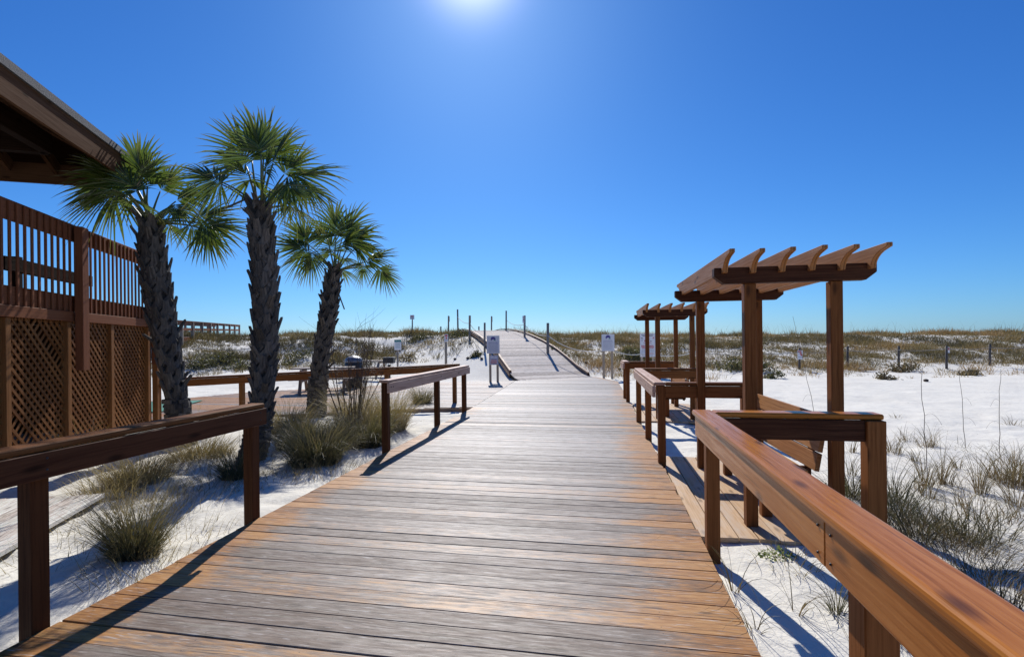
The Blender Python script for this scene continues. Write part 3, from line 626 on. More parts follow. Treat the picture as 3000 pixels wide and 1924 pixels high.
BG = 'slatted benches under the pergolas'
bn = empty('slatted_bench', (1.5, 4.5, -0.03), 'orange brown wooden bench under the nearer pergola', 'bench', BG)
m = MB()
for i in range(3): m.bar((1.335 + i * 0.125, 4.41, 0.405), (1.305 + i * 0.125, 6.16, 0.405), 0.118, 0.036)
m.build('seat', M_RAFT, bn, 0.004, 2)
m = MB()
for i in range(3):
    zc = 0.485 + i * 0.155; xc = 1.715 + (zc - 0.42) * 0.17
    m.box((xc - 0.016, 5.30, zc), (0.036, 1.76, 0.146), ((0.986, 0.017, -0.167), (-0.017, 0.9998, 0), (0.167, 0, 0.986)))
m.build('backrest', M_RAFT, bn, 0.004, 2)
for yy in (4.62, 5.95):
    m = MB(); m.bar((1.27, yy, 0.365), (1.74, yy, 0.365), 0.036, 0.09, mi=0); m.bar((1.70, yy, 0.30), (1.80, yy, 0.84), 0.036, 0.07, up=(0, 1, 0)); m.build('bracket', M_DARKW, bn, 0.003, 1)
    m = MB(); post(m, 1.38, yy, -0.03, 0.32, 0.085, 0.085); m.build('leg', M_POST, bn, 0.004, 1)
bn2 = copy_tree(bn); bn2.location = (1.5 - 0.13, 4.5 + 5.62, -0.03); bn2['label'] = 'shaded wooden bench under the farther pergola'
# platforms under the benches
for k, (dx, dy) in enumerate(((0, 0), (-0.13, 5.62))):
    pk = Planks(); x = 0.80 if k == 0 else 0.90
    while x < 2.15:
        pk.add((x + dx, 4.06 + dy + RNG.normal(0, 0.006)), (x + dx, 6.76 + dy + RNG.normal(0, 0.006)), 0.139, -0.03, -0.03, n=8, stain=lambda c: 0.4); x += 0.1463
    b = pk.build('bench_platform', M_PLATW, label=['sunlit plank platform under the nearer bench', 'plank platform under the farther bench'][k], cat='platform', group='bench platforms')
    
# ================================================================ RAMP KERBS, POSTS, ROPES
def kerb(label, side, s0, s1):
    root = empty('kerb_board', (*(RS + RD * s0 + RN * RAMP_HW * side), float(ramp_z(s0))), label, 'kerb', 'kerb boards along the ramp')
    ss = np.linspace(s0, s1, 22); m = MB(); m2 = MB(); k = 0
    def P(s, z): q = RS + RD * s + RN * side * (RAMP_HW - 0.03); return Vector((q[0], q[1], float(ramp_z(s)) + z))
    for i in range(len(ss) - 1):
        m.bar(P(ss[i], 0.10), P(ss[i + 1] + 0.01, 0.10), 0.085, 0.06)
        m2.bar(P(ss[i], -0.05) + Vector((*(RN * side * 0.045), 0)), P(ss[i + 1] + 0.01, -0.05) + Vector((*(RN * side * 0.045), 0)), 0.036, 0.17)
    m.build('kerb_rail', M_KERB, root); m2.build('edge_board', M_KERB, root)
    for i in range(0, len(ss), 3):
        b = MB(); p = P(ss[i], 0.035); b.box(p, (0.09, 0.09, 0.075)); b.build('block', M_DARKW, root)
    return root
kerb('brown kerb board on the left edge of the ramp behind the sign', -1, 1.35, 30)
kerb('dark kerb board along the right edge of the ramp', 1, 0.6, 30)

def round_post(name, label, u, vt, vb, d, r=0.055, mat=None, group='rope posts along the dune path', cat='post', lean=0.0):
    p = atd(u, vb, d); top = atd(u, vt, d); zb = min(p[2], gz(p[0], p[1])) - 0.3
    root = empty(name, (p[0], p[1], p[2]), label, cat, group)
    m = MB(); m.tube([(p[0] + lean, p[1], zb), (p[0] + lean * .5, p[1], p[2]), (top[0], top[1], top[2])], [r * 1.05, r, r * 0.95], 10); m.build('shaft', mat or M_GREYPOST, root)
    return root, p, top
def panel(name, c, w, h, rows, parent, mat=None, t=0.012, M=None):
    """sign face: board plus printed marks given as (x0, z0, x1, z1, material) in fractions from the top left"""
    M = M or (tuple(RT), tuple(FW), (0, 0, 1)); m = MB(); m.box(c, (w, t, h), M); b = m.build(name, mat or M_WHITE, parent, 0.002, 1)
    A = Vector(M[0]); Fv = Vector(M[1]); U = Vector(M[2]); c = Vector(c); by = {}
    for r in rows:
        by.setdefault(r[4].name, (r[4], []))[1].append(r)
    for nm, (mt, lst) in by.items():
        q = MB()
        for x0, z0, x1, z1, _ in lst:
            a = c + A * ((x0 - 0.5) * w) + U * ((0.5 - z0) * h) - Fv * (t / 2 + 0.002); e = c + A * ((x1 - 0.5) * w) + U * ((0.5 - z1) * h) - Fv * (t / 2 + 0.002)
            q.quad([a, a + A * (x1 - x0) * w, e, e - A * (x1 - x0) * w][::-1])
        q.build('printing', mt, b)
    return b
def marks(lines, mat, seed=1, x0=0.12, x1=0.88, h=0.02, broken=True):
    r = random.Random(seed); out = []
    for z in lines:
        x = x0 + r.uniform(0, 0.05); xe = x1 - r.uniform(0, 0.08)
        while x < xe:
            w = r.uniform(0.03, 0.09) if broken else xe - x
            out.append((x, z, min(x + w, xe), z + h, mat)); x += w + 0.018
    return out
def disc(parent, c, r0, r1, a0, a1, mat, M, name='emblem', n=24):
    q = MB(); A = Vector(M[0]); U = Vector(M[2]); c = Vector(c)
    for i in range(n):
        t0 = a0 + (a1 - a0) * i / n; t1 = a0 + (a1 - a0) * (i + 1) / n
        q.quad([c + (A * math.cos(t0) + U * math.sin(t0)) * r0, c + (A * math.cos(t0) + U * math.sin(t0)) * r1, c + (A * math.cos(t1) + U * math.sin(t1)) * r1, c + (A * math.cos(t1) + U * math.sin(t1)) * r0])
    return q.build(name, mat, parent)
MV = (tuple(RT), tuple(FW), (0, 0, 1))

def notice(label, u0, u1, v0, v1, d, legs, vleg, group=None):
    """white notice on two timber legs with round purple emblem and lines of small print"""
    um = (u0 + u1) / 2; c = atd(um, (v0 + v1) / 2, d); w = (u1 - u0) / FOC * d; h = (v1 - v0) / FOC * d
    root = empty('notice_sign', atd(um, vleg, d), label, 'sign', group)
    b = panel('sign_panel', c, w, h, marks([0.36], M_INKG, 3, 0.15, 0.85, 0.022) + marks([0.42], M_INKP, 5, 0.08, 0.92, 0.016, False) + marks([0.47, 0.51, 0.56, 0.60, 0.64, 0.68, 0.72, 0.76, 0.80, 0.86, 0.90], M_INKG, 7, 0.10, 0.90, 0.013), root)
    A, Fv, U = [Vector(x) for x in MV]; e = Vector(c) + U * (0.5 - 0.20) * h - Fv * 0.0095
    R = 0.19 * w
    disc(b, e, 0.0, R, -0.6, PI + 0.95, M_INKP, MV, 'emblem'); disc(b, e - Fv * 0.002 + A * 0.1 * R - U * 0.95 * R, R * 0.62, R * 0.92, 0.55, PI - 0.3, M_WHITE, MV, 'emblem_wave'); disc(b, e - Fv * 0.003 + A * 0.62 * R - U * 0.55 * R, 0, R * 0.38, -0.5, PI + 0.2, M_INKT, MV, 'emblem_hill')
    for (ul, vb) in legs:
        p = atd(ul, vb, d); q = atd(ul, v0 + 4, d); m = MB(); off = Vector(FW) * 0.05
        m.box(((p[0] + q[0]) / 2 + off.x, (p[1] + q[1]) / 2 + off.y, (p[2] - 0.12 + q[2]) / 2), (0.085, 0.085, q[2] - p[2] + 0.12), MV); m.build('leg', M_SIGNPOST, root, 0.004, 1)
    return root, d
NG = 'white notices with a round emblem'
n1, dn1 = notice('white emblem notice left of the ramp with a smaller red lined sign below', 1426, 1463.5, 983, 1035, 18.4, [(1436, 1118), (1457.5, 1118)], 1118, NG)
c = atd(1447, 1055, 18.4 - 0.02); w = 25 / FOC * 18.4
b = panel('lower_sign_panel', c, w, 27 / FOC * 18.4, marks([0.16], M_INKR, 2, 0.42, 0.62, 0.05, False) + marks([0.34], M_INKP, 4, 0.12, 0.9, 0.05, False) + marks([0.46, 0.58, 0.68, 0.78], M_INKR, 6, 0.12, 0.9, 0.055, False) + marks([0.88], M_INKG, 6, 0.12, 0.9, 0.04, False)
          + [(0.05, 0.05, 0.08, 0.95, M_INKP), (0.92, 0.05, 0.95, 0.95, M_INKP), (0.08, 0.05, 0.92, 0.075, M_INKP), (0.08, 0.925, 0.92, 0.95, M_INKP)], n1)
n2, dn2 = notice('white emblem notice on tan legs standing right of the ramp foot', 1762.5, 1800, 978.7, 1028, 20.2, [(1769, 1106), (1793.5, 1110)], 1108, NG)

# big rules sign
d = 21.5; c = atd(1897.5, 1011, d); w = 45 / FOC * d; h = 68 / FOC * d
root = empty('rules_sign', atd(1897, 1085, d), 'large white sign with black and red print behind the farther pergola', 'sign')
rows = marks([0.035], M_INKK, 3, 0.08, 0.92, 0.022, False) + marks([0.09], M_INKK, 4, 0.15, 0.85, 0.022, False) + [(0.06, 0.18, 0.18, 0.205, M_INKK), (0.82, 0.165, 0.93, 0.20, M_INKR)] + marks([0.24, 0.27, 0.30], M_INKG, 9, 0.06, 0.24, 0.012, False) + marks([0.24, 0.27], M_INKG, 9, 0.82, 0.94, 0.012, False)
rows += [(0.28, 0.28, 0.42, 0.34, M_INKR), (0.66, 0.31, 0.75, 0.335, M_INKK)] + marks([0.38, 0.41], M_INKR, 12, 0.2, 0.8, 0.014) + marks([0.50, 0.535, 0.57, 0.605], M_INKR, 14, 0.08, 0.92, 0.026) + marks([0.67, 0.70, 0.74, 0.78], M_INKG, 15, 0.08, 0.92, 0.012) + marks([0.84, 0.865], M_INKR, 16, 0.35, 0.92, 0.014) + marks([0.92, 0.95], M_INKG, 17, 0.1, 0.9, 0.012)
panel('sign_panel', c, w, h, rows, root)
for ul in (1881, 1914):
    p = atd(ul, 1010, d); zb = gz(p[0], p[1]) - 0.2; m = MB(); m.box((p[0] + FW[0] * 0.05, p[1] + FW[1] * 0.05, (zb + p[2]) / 2), (0.08, 0.08, p[2] - zb), MV); m.build('leg', M_SIGNPOST, root, 0.004, 1)

# rope posts along the ramp
_, p2b, p2t = round_post('rope_post', 'tall grey post on the dune top left of the ramp, leaning slightly', 1340.5, 906, 972, 36.0, 0.06, lean=0.06)
_, p3b, p3t = round_post('rope_post', 'grey post by the left kerb with a plate near its top', 1376, 924, 994, 30.0, 0.065)
_, p4b, p4t = round_post('rope_post', 'brown grey post standing behind the left emblem notice', 1420, 945, 1031, 25.2, 0.052)
_, p7b, p7t = round_post('rope_post', 'slanting post at the crest on the right of the ramp', 1483, 910, 969, 35.0, 0.055)
_, p8b, p8t = round_post('rope_post', 'right side rope post carrying a small white sign', 1537, 924, 988, 29.4, 0.065)
_, p9b, p9t = round_post('rope_post', 'thick rope post right of the ramp nearest the emblem notice', 1605, 946, 1030, 24.2, 0.07)
_, p5b, p5t = round_post('rope_post', 'dark post with a plate standing beyond the ramp crest', 1440, 926, 972, 42.0, 0.06)
_, p6b, p6t = round_post('rope_post', 'short stub post seen just over the ramp crest', 1403, 956, 972, 44.0, 0.06)
_, p1b, p1t = round_post('rope_post', 'dune top post with a plate left of the leaning tall post', 1314, 925, 970, 40.0, 0.06)
round_post('rope_post', 'tiny stub post poking out of dune grass on the left crest', 1291.5, 956, 972, 41.0, 0.055)
def plate(root, u, v0, v1, w, d, mat=None, rows=()):
    return panel('plate', atd(u, (v0 + v1) / 2, d), w / FOC * d, (v1 - v0) / FOC * d, list(rows), root, mat or M_GREYPOST, 0.015)
objs = {o['label']: o for o in COL.objects if o.name.startswith('rope_post')}
plate(objs['grey post by the left kerb with a plate near its top'], 1377, 924, 946, 5.2, 29.9)
plate(objs['dune top post with a plate left of the leaning tall post'], 1315, 926, 942, 4.6, 39.9)
plate(objs['dark post with a plate standing beyond the ramp crest'], 1440.5, 927, 943, 4.6, 41.9)
plate(objs['right side rope post carrying a small white sign'], 1533.5, 925, 946, 5.5, 29.3, M_WHITE, [(0.2, 0.15, 0.8, 0.3, M_INKG), (0.2, 0.45, 0.8, 0.6, M_INKG)])

def rope(name, label, pts, sag, r=0.012, mat=None, group='ropes strung between posts'):
    m = MB()
    for (a, b), sg in zip(zip(pts[:-1], pts[1:]), sag):
        a = Vector(a); b = Vector(b); m.tube([a.lerp(b, i / 12) - Vector((0, 0, sg * 4 * (i / 12) * (1 - i / 12))) for i in range(13)], r, 6)
    o = m.build(name, mat or M_ROPE); tag(o, label, 'rope', group); return o
def onpost(b, t, v, d, u): return atd(u, v, d)
rope('rope', 'white rope sagging between the posts on the right of the ramp', [atd(1483, 937, 35), atd(1536, 950, 29.3), atd(1605, 983, 24.1), atd(1763, 1027, 20.3), atd(1799, 1028, 20.3), atd(1878, 1037, 21.4), atd(1916, 1038, 21.6), atd(2045, 1027, 22.8)],
     [0.18, 0.2, 0.28, 0.0, 0.08, 0.0, 0.15], 0.016)
rope('rope', 'white rope hanging from the tall posts on the left of the crest', [atd(1340, 927, 36), atd(1376, 947, 30), atd(1403, 967, 44)], [0.15, 0.2], 0.018)
rope('rope', 'grey rope from the kerb post down to the dune sign', [atd(1420, 987, 25.2), atd(1376, 998, 29.9), atd(1307, 998, 23.6), atd(1240, 1010, 26.0), atd(1166, 1020, 26.5), atd(930, 1018, 26), atd(725, 1021, 25), atd(590, 1019, 24), atd(525, 1018, 23.5)], [0.12, 0.1, 0.1, 0.05, 0.1, 0.1, 0.08, 0.05], 0.011, M_ROPEG)
# dune sign posts on the left
p = ground(1306, 1065); dd = float((p - np.array([0, 0, EYE])) @ FW); dd = 23.6
r_, pb, pt_ = round_post('dune_sign', 'tan post with a small red and white warning plate left of the ramp', 1306.5, 978, 1066, dd, 0.06, M_SIGNPOST, None, 'sign')
panel('sign_panel', atd(1307.5, 990, dd - 0.07), 11 / FOC * dd, 22 / FOC * dd, [(0.15, 0.08, 0.85, 0.3, M_INKR), (0.3, 0.4, 0.7, 0.62, M_INKR), (0.15, 0.72, 0.85, 0.8, M_INKG)], r_)
r_, pb, pt_ = round_post('dune_sign', 'white sign with a teal header bar above the trash bin', 1165, 1000, 1072, 24.5, 0.045, M_GREYPOST, None, 'sign')
panel('sign_panel', atd(1165.5, 1010, 24.4), 20 / FOC * 24.5, 30 / FOC * 24.5, [(0.0, 0.0, 1.0, 0.23, M_INKT), (0.15, 0.09, 0.42, 0.15, M_WHITE), (0.52, 0.09, 0.88, 0.15, M_WHITE)] + marks([0.32, 0.4, 0.48, 0.56, 0.64, 0.72, 0.8], M_INKT, 3, 0.12, 0.9, 0.025), r_)
r_, pb, pt_ = round_post('dune_sign', 'lone square sign on a thin post on the far left dune top', 1208, 930, 985, 38.0, 0.05, M_GREYPOST, None, 'sign')
panel('sign_panel', atd(1207.5, 929, 37.9), 12.5 / FOC * 38, 12.5 / FOC * 38, [(0.2, 0.2, 0.8, 0.35, M_INKR), (0.2, 0.5, 0.8, 0.62, M_INKG)], r_)
# rope fence on the right dune
RF = 'rope fence posts on the right dune'
for lab, u, vt, vb, d in (('rope fence post with a red and white sign, seen between the pergola posts', 2342, 1020, 1070, 22.6), ('faint fence post just right of the nearer pergola post', 2483, 1014, 1050, 23.3),
                          ('fence post in dune grass third from the right end', 2633, 1013, 1046, 23.8), ('fence post with a red plate on its right side', 2773, 1012, 1061, 22.4), ('square fence post at the right end of the rope fence', 2900, 1008, 1050, 22.8)):
    r_, pb, pt_ = round_post('fence_post', lab, u, vt, vb, d, 0.05, M_DARKPOST, RF)
    if 'red and white' in lab: panel('sign_panel', atd(u + 2, 1039, d - 0.09), 15 / FOC * d, 26 / FOC * d, [(0.1, 0.06, 0.75, 0.2, M_INKR), (0.4, 0.26, 0.72, 0.42, M_INKR), (0.55, 0.44, 0.95, 0.6, M_INKR), (0.1, 0.72, 0.9, 0.78, M_INKG)], r_)
    if 'red plate' in lab: panel('sign_panel', atd(u + 6, 1025, d - 0.02), 6 / FOC * d, 17 / FOC * d, [(0.2, 0.1, 0.8, 0.5, M_INKR)], r_)
rope('rope', 'thin grey rope through the posts of the right dune fence', [atd(2040, 1033, 22.5), atd(2200, 1035, 22.6), atd(2342, 1031, 22.5), atd(2483, 1027, 23.2), atd(2633, 1025, 23.7), atd(2773, 1021, 22.3), atd(2900, 1018, 22.7), atd(3060, 1014, 23)], [0.06] * 7, 0.011, M_ROPEG)

# ================================================================ PAVILION
pv = empty('beach_pavilion', tuple(wl(0, 0, -0.1)), 'dark brown wooden pavilion with lattice walls, slatted upper screen and shingled roof', 'pavilion')
WX = (tuple(Vector((WD[0], WD[1], 0))), tuple(Vector((WNn[0], WNn[1], 0))), (0, 0, 1))
def wbox(mb, t0, t1, o0, o1, z0, z1): mb.box(wl((t0 + t1) / 2, (o0 + o1) / 2, (z0 + z1) / 2), (abs(t1 - t0), abs(o1 - o0), z1 - z0), WX)
bays = [(-0.05, 0.36), (0.36, 1.74), (1.74, 2.95), (2.95, 4.17), (4.17, 5.4), (5.4, 6.65), (6.65, 7.9)]
for t in (-0.05, 0.36, 1.74, 2.95, 4.17, 5.4, 6.65, 7.9):
    m = MB(); wbox(m, t - 0.045, t + 0.045, -0.045, 0.045, -0.3, 1.845); m.build('post', M_LATT, pv, 0.004, 1)
for t0, t1 in bays[1:]:
    ta, tb = t0 + 0.045, t1 - 0.045; za, zb = -0.08, 1.845
    for lay, sg in ((0, 1), (1, -1)):
        m = MB(); sp = 0.122; k = 0; hw = 0.019
        cst = []
        # strips t - ta = sg*(z - z0) ...
        c0 = ta - zb if sg > 0 else ta + za; c1 = tb - za if sg > 0 else tb + zb
        c = c0 + sp * 0.5
        while c < c1:
            # line t = c + sg*z ; clip to the panel
            if sg > 0: z_lo = max(za, ta - c); z_hi = min(zb, tb - c)
            else: z_lo = max(za, c - tb); z_hi = min(zb, c - ta)
            if z_hi - z_lo > 0.05:
                o = -0.004 if lay == 0 else -0.013
                p = wl(c + sg * z_lo, o, z_lo); q = wl(c + sg * z_hi, o, z_hi)
                if not (lay == 0 and abs(t0 - 2.95) < 0.01 and k % 13 == 5): m.bar(p, q, 0.008, 0.037)
            c += sp; k += 1
        m.build('lattice_panel', M_LATT, pv)
m = MB(); wbox(m, -0.1, 8, 0.0, 0.07, 1.85, 1.988); m.build('middle_rail', M_SLAT, pv, 0.004, 1)
# raised floor and inner wall that keep the store dark
m = MB(); wbox(m, -0.1, 8, -5.5, -0.06, 1.90, 1.99); m.build('upper_floor', M_DARKW, pv)
m = MB(); wbox(m, 0.05, 8, -2.6, -2.55, -0.3, 1.895); wbox(m, 0.0, 0.05, -2.6, -0.06, -0.3, 1.895); m.build('inner_wall', M_DARKW, pv)
# upper slats
m = MB(); t = 0.12
while t < 7.9:
    zt = 3.235 + 0.0
    P = [wl(t - 0.022, 0.09, 1.99), wl(t + 0.022, 0.09, 1.99), wl(t + 0.022, 0.09, zt - 0.03), wl(t - 0.022, 0.09, zt - 0.03)]
    wbox(m, t - 0.019, t + 0.019, 0.044, 0.064, 1.99, 3.215)
    t += 0.1345
m.build('slat_screen', M_SLAT, pv, 0.003, 1)
m = MB(); wbox(m, -0.1, 8, 0.0, 0.04, 3.00, 3.24); m.build('top_band', M_SLAT, pv, 0.003, 1)
m = MB(); wbox(m, -0.1, 8, 0.0, 0.04, 1.995, 2.22); m.build('bottom_band', M_SLAT, pv, 0.003, 1)
for t, z0, z1 in ((2.83, 1.15, 3.20), (0.30, 1.13, 3.20), (5.4, 1.15, 3.20)):
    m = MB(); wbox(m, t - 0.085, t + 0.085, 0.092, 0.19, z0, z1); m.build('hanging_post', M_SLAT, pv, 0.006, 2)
# dark framing seen through the slats
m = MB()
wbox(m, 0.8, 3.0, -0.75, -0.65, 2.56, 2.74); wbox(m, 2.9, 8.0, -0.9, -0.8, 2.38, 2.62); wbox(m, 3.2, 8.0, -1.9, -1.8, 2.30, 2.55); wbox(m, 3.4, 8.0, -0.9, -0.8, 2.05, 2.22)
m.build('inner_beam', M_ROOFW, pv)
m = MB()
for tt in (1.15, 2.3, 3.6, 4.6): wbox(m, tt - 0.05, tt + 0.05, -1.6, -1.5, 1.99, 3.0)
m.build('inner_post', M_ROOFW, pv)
# roof: hip roof on deep fascias, exposed rafters below
ea, eo, ez, ov = 1.40, 0.45, 4.44, 0
T0, T1, O0, O1 = 1.75, 12.5, 0.45, -7.0; rise = 0.52; hw_ = (O0 - O1) / 2
rz = ez + hw_ * rise
A_, B_, C_, D_ = wl(T0, O0, ez), wl(T1, O0, ez), wl(T1, O1, ez), wl(T0, O1, ez); E_, F_ = wl(T0 + hw_, O0 - hw_, rz), wl(T1 - hw_, O0 - hw_, rz)
def slab(mb, P, th, mi): mb.prism(P, (0, 0, th), mi=mi)
rf = MB()
for P in ([A_, B_, F_, E_], [D_, A_, E_], [C_, D_, E_, F_], [B_, C_, F_]): rf.prism(P, (0, 0, 0.05))
roof = rf.build('roof', M_SHING, pv)
rb = MB(); dn = Vector((0, 0, -0.03))
for P in ([A_, B_, F_, E_], [D_, A_, E_], [C_, D_, E_, F_], [B_, C_, F_]): rb.prism([p + dn for p in P], (0, 0, 0.026))
rb.build('roof_boarding', M_ROOFW, roof)
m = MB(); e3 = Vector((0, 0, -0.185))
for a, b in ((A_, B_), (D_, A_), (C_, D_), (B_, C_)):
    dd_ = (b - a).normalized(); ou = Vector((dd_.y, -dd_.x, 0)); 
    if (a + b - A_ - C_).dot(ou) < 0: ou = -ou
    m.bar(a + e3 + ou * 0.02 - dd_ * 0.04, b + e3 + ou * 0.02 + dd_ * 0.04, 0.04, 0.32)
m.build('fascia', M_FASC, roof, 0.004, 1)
m = MB()
for a, b in ((A_, B_), (D_, A_)):
    dd_ = (b - a).normalized(); ou = Vector((dd_.y, -dd_.x, 0))
    if (a + b - A_ - C_).dot(ou) < 0: ou = -ou
    m.bar(a + ou * 0.045 + Vector((0, 0, 0.015)) - dd_ * 0.06, b + ou * 0.045 + Vector((0, 0, 0.015)) + dd_ * 0.06, 0.05, 0.10)
m.build('roof_edge', M_SHING, roof)
m = MB(); low = Vector((0, 0, -0.125))
t = T0 + 0.5
while t < T1 - 0.3:
    run = min(t - T0, hw_, T1 - t); m.bar(wl(t, O0 - 0.03, ez) + low, wl(t, O0 - run, ez + run * rise) + low, 0.05, 0.19); t += 0.61
o = O0 - 0.5
while o > O1 + 0.3:
    run = min(O0 - o, o - O1, hw_); m.bar(wl(T0 + 0.03, o, ez) + low, wl(T0 + run, o, ez + run * rise) + low, 0.05, 0.19); o -= 0.61
m.bar(A_ + low, E_ + low, 0.07, 0.22); m.bar(D_ + low, E_ + low, 0.07, 0.22)
m.build('rafter', M_FASC, roof)
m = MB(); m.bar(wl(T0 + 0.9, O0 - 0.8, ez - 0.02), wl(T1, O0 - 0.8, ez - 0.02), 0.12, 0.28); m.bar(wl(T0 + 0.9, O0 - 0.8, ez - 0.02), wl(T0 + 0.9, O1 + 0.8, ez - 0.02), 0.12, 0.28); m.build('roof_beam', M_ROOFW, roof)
for tt, oo in ((6.4, -0.35), (9.0, -0.35), (2.3, -5.0), (6.4, -5.0), (9.0, -5.0)):
    m = MB(); wbox(m, tt - 0.08, tt + 0.08, oo - 0.08, oo + 0.08, 1.99, ez - 0.1 + (-oo + 0) * 0.05); m.build('roof_post', M_DARKW, pv)

# ================================================================ PALMS
def basis(m_):
    m_ = Vector(m_).normalized(); a = m_.cross(Vector((0, 0, 1)))
    if a.length < 1e-3: a = Vector((1, 0, 0))
    a.normalize(); return m_, a, a.cross(m_)
def frond_mesh(O, hub, mdir, n, Lr, rng, span=2.35, nseg=27, fold=0.35, droop=0.25):
    """fan leaf: petiole from O to hub, pleated segments radiating from hub about direction mdir in the plane with normal n"""
    mb = MB(); O = Vector(O); hub = Vector(hub); md = Vector(mdir).normalized(); n = Vector(n); n = (n - md * n.dot(md)).normalized(); tv = n.cross(md)
    mid = O.lerp(hub, 0.55) + Vector((0, 0, 0.10 * (hub - O).length)); pts = []
    for i in range(7):
        f = i / 6; pts.append(O * (1 - f) ** 2 + mid * 2 * f * (1 - f) + hub * f * f)
    mb.tube(pts, [0.020 - 0.011 * i / 6 for i in range(7)], 6, mi=1)
    for i in range(nseg):
        th = -span + 2 * span * (i + rng.uniform(-0.25, 0.25)) / (nseg - 1); a = abs(th) / span
        d = (md * math.cos(th) + tv * math.sin(th) - n * fold * (0.25 + 0.75 * math.sin(min(abs(th), PI / 2)))).normalized()
        LL = Lr * (1.0 - 0.30 * a ** 1.5) * rng.uniform(0.88, 1.07); o = hub + md * (0.22 * Lr * max(0, math.cos(th)) ** 1.5)
        LL -= (o - hub).length * 0.8
        wd = d.cross(n).normalized(); st = (0.0, 0.14, 0.34, 0.55, 0.75, 0.9, 1.0); ww = (0.003, 0.0125, 0.0170, 0.0140, 0.0090, 0.0042, 0.0005)
        tw = rng.uniform(-0.5, 0.5); wd = (wd * math.cos(tw) + n * math.sin(tw)).normalized(); nn = wd.cross(d)
        dr = droop * rng.uniform(0.5, 1.5); bend = rng.uniform(-0.08, 0.08); sc = Lr / 0.75; b = len(mb.v)
        broken = rng.random() < 0.07
        for s, w in zip(st, ww):
            sd = s * s * s
            if broken and s > 0.6: sd += (s - 0.6) * 1.3
            p = o + d * (LL * s) + Vector((0, 0, -dr * LL * sd)) + wd * bend * LL * s * s
            w *= sc
            mb.v += [tuple(p - wd * w), tuple(p - nn * w * 0.55), tuple(p + wd * w)]
        for k in range(6):
            for c in (0, 1):
                q = (b + k * 3 + c, b + k * 3 + c + 1, b + k * 3 + 4 + c, b + k * 3 + 3 + c); mb.f.append(q); mb.mi.append(0); mb.sm.append(False)
                mb.uv += [(c * .5, st[k]), (c * .5 + .5, st[k]), (c * .5 + .5, st[k + 1]), (c * .5, st[k + 1])]
    return mb
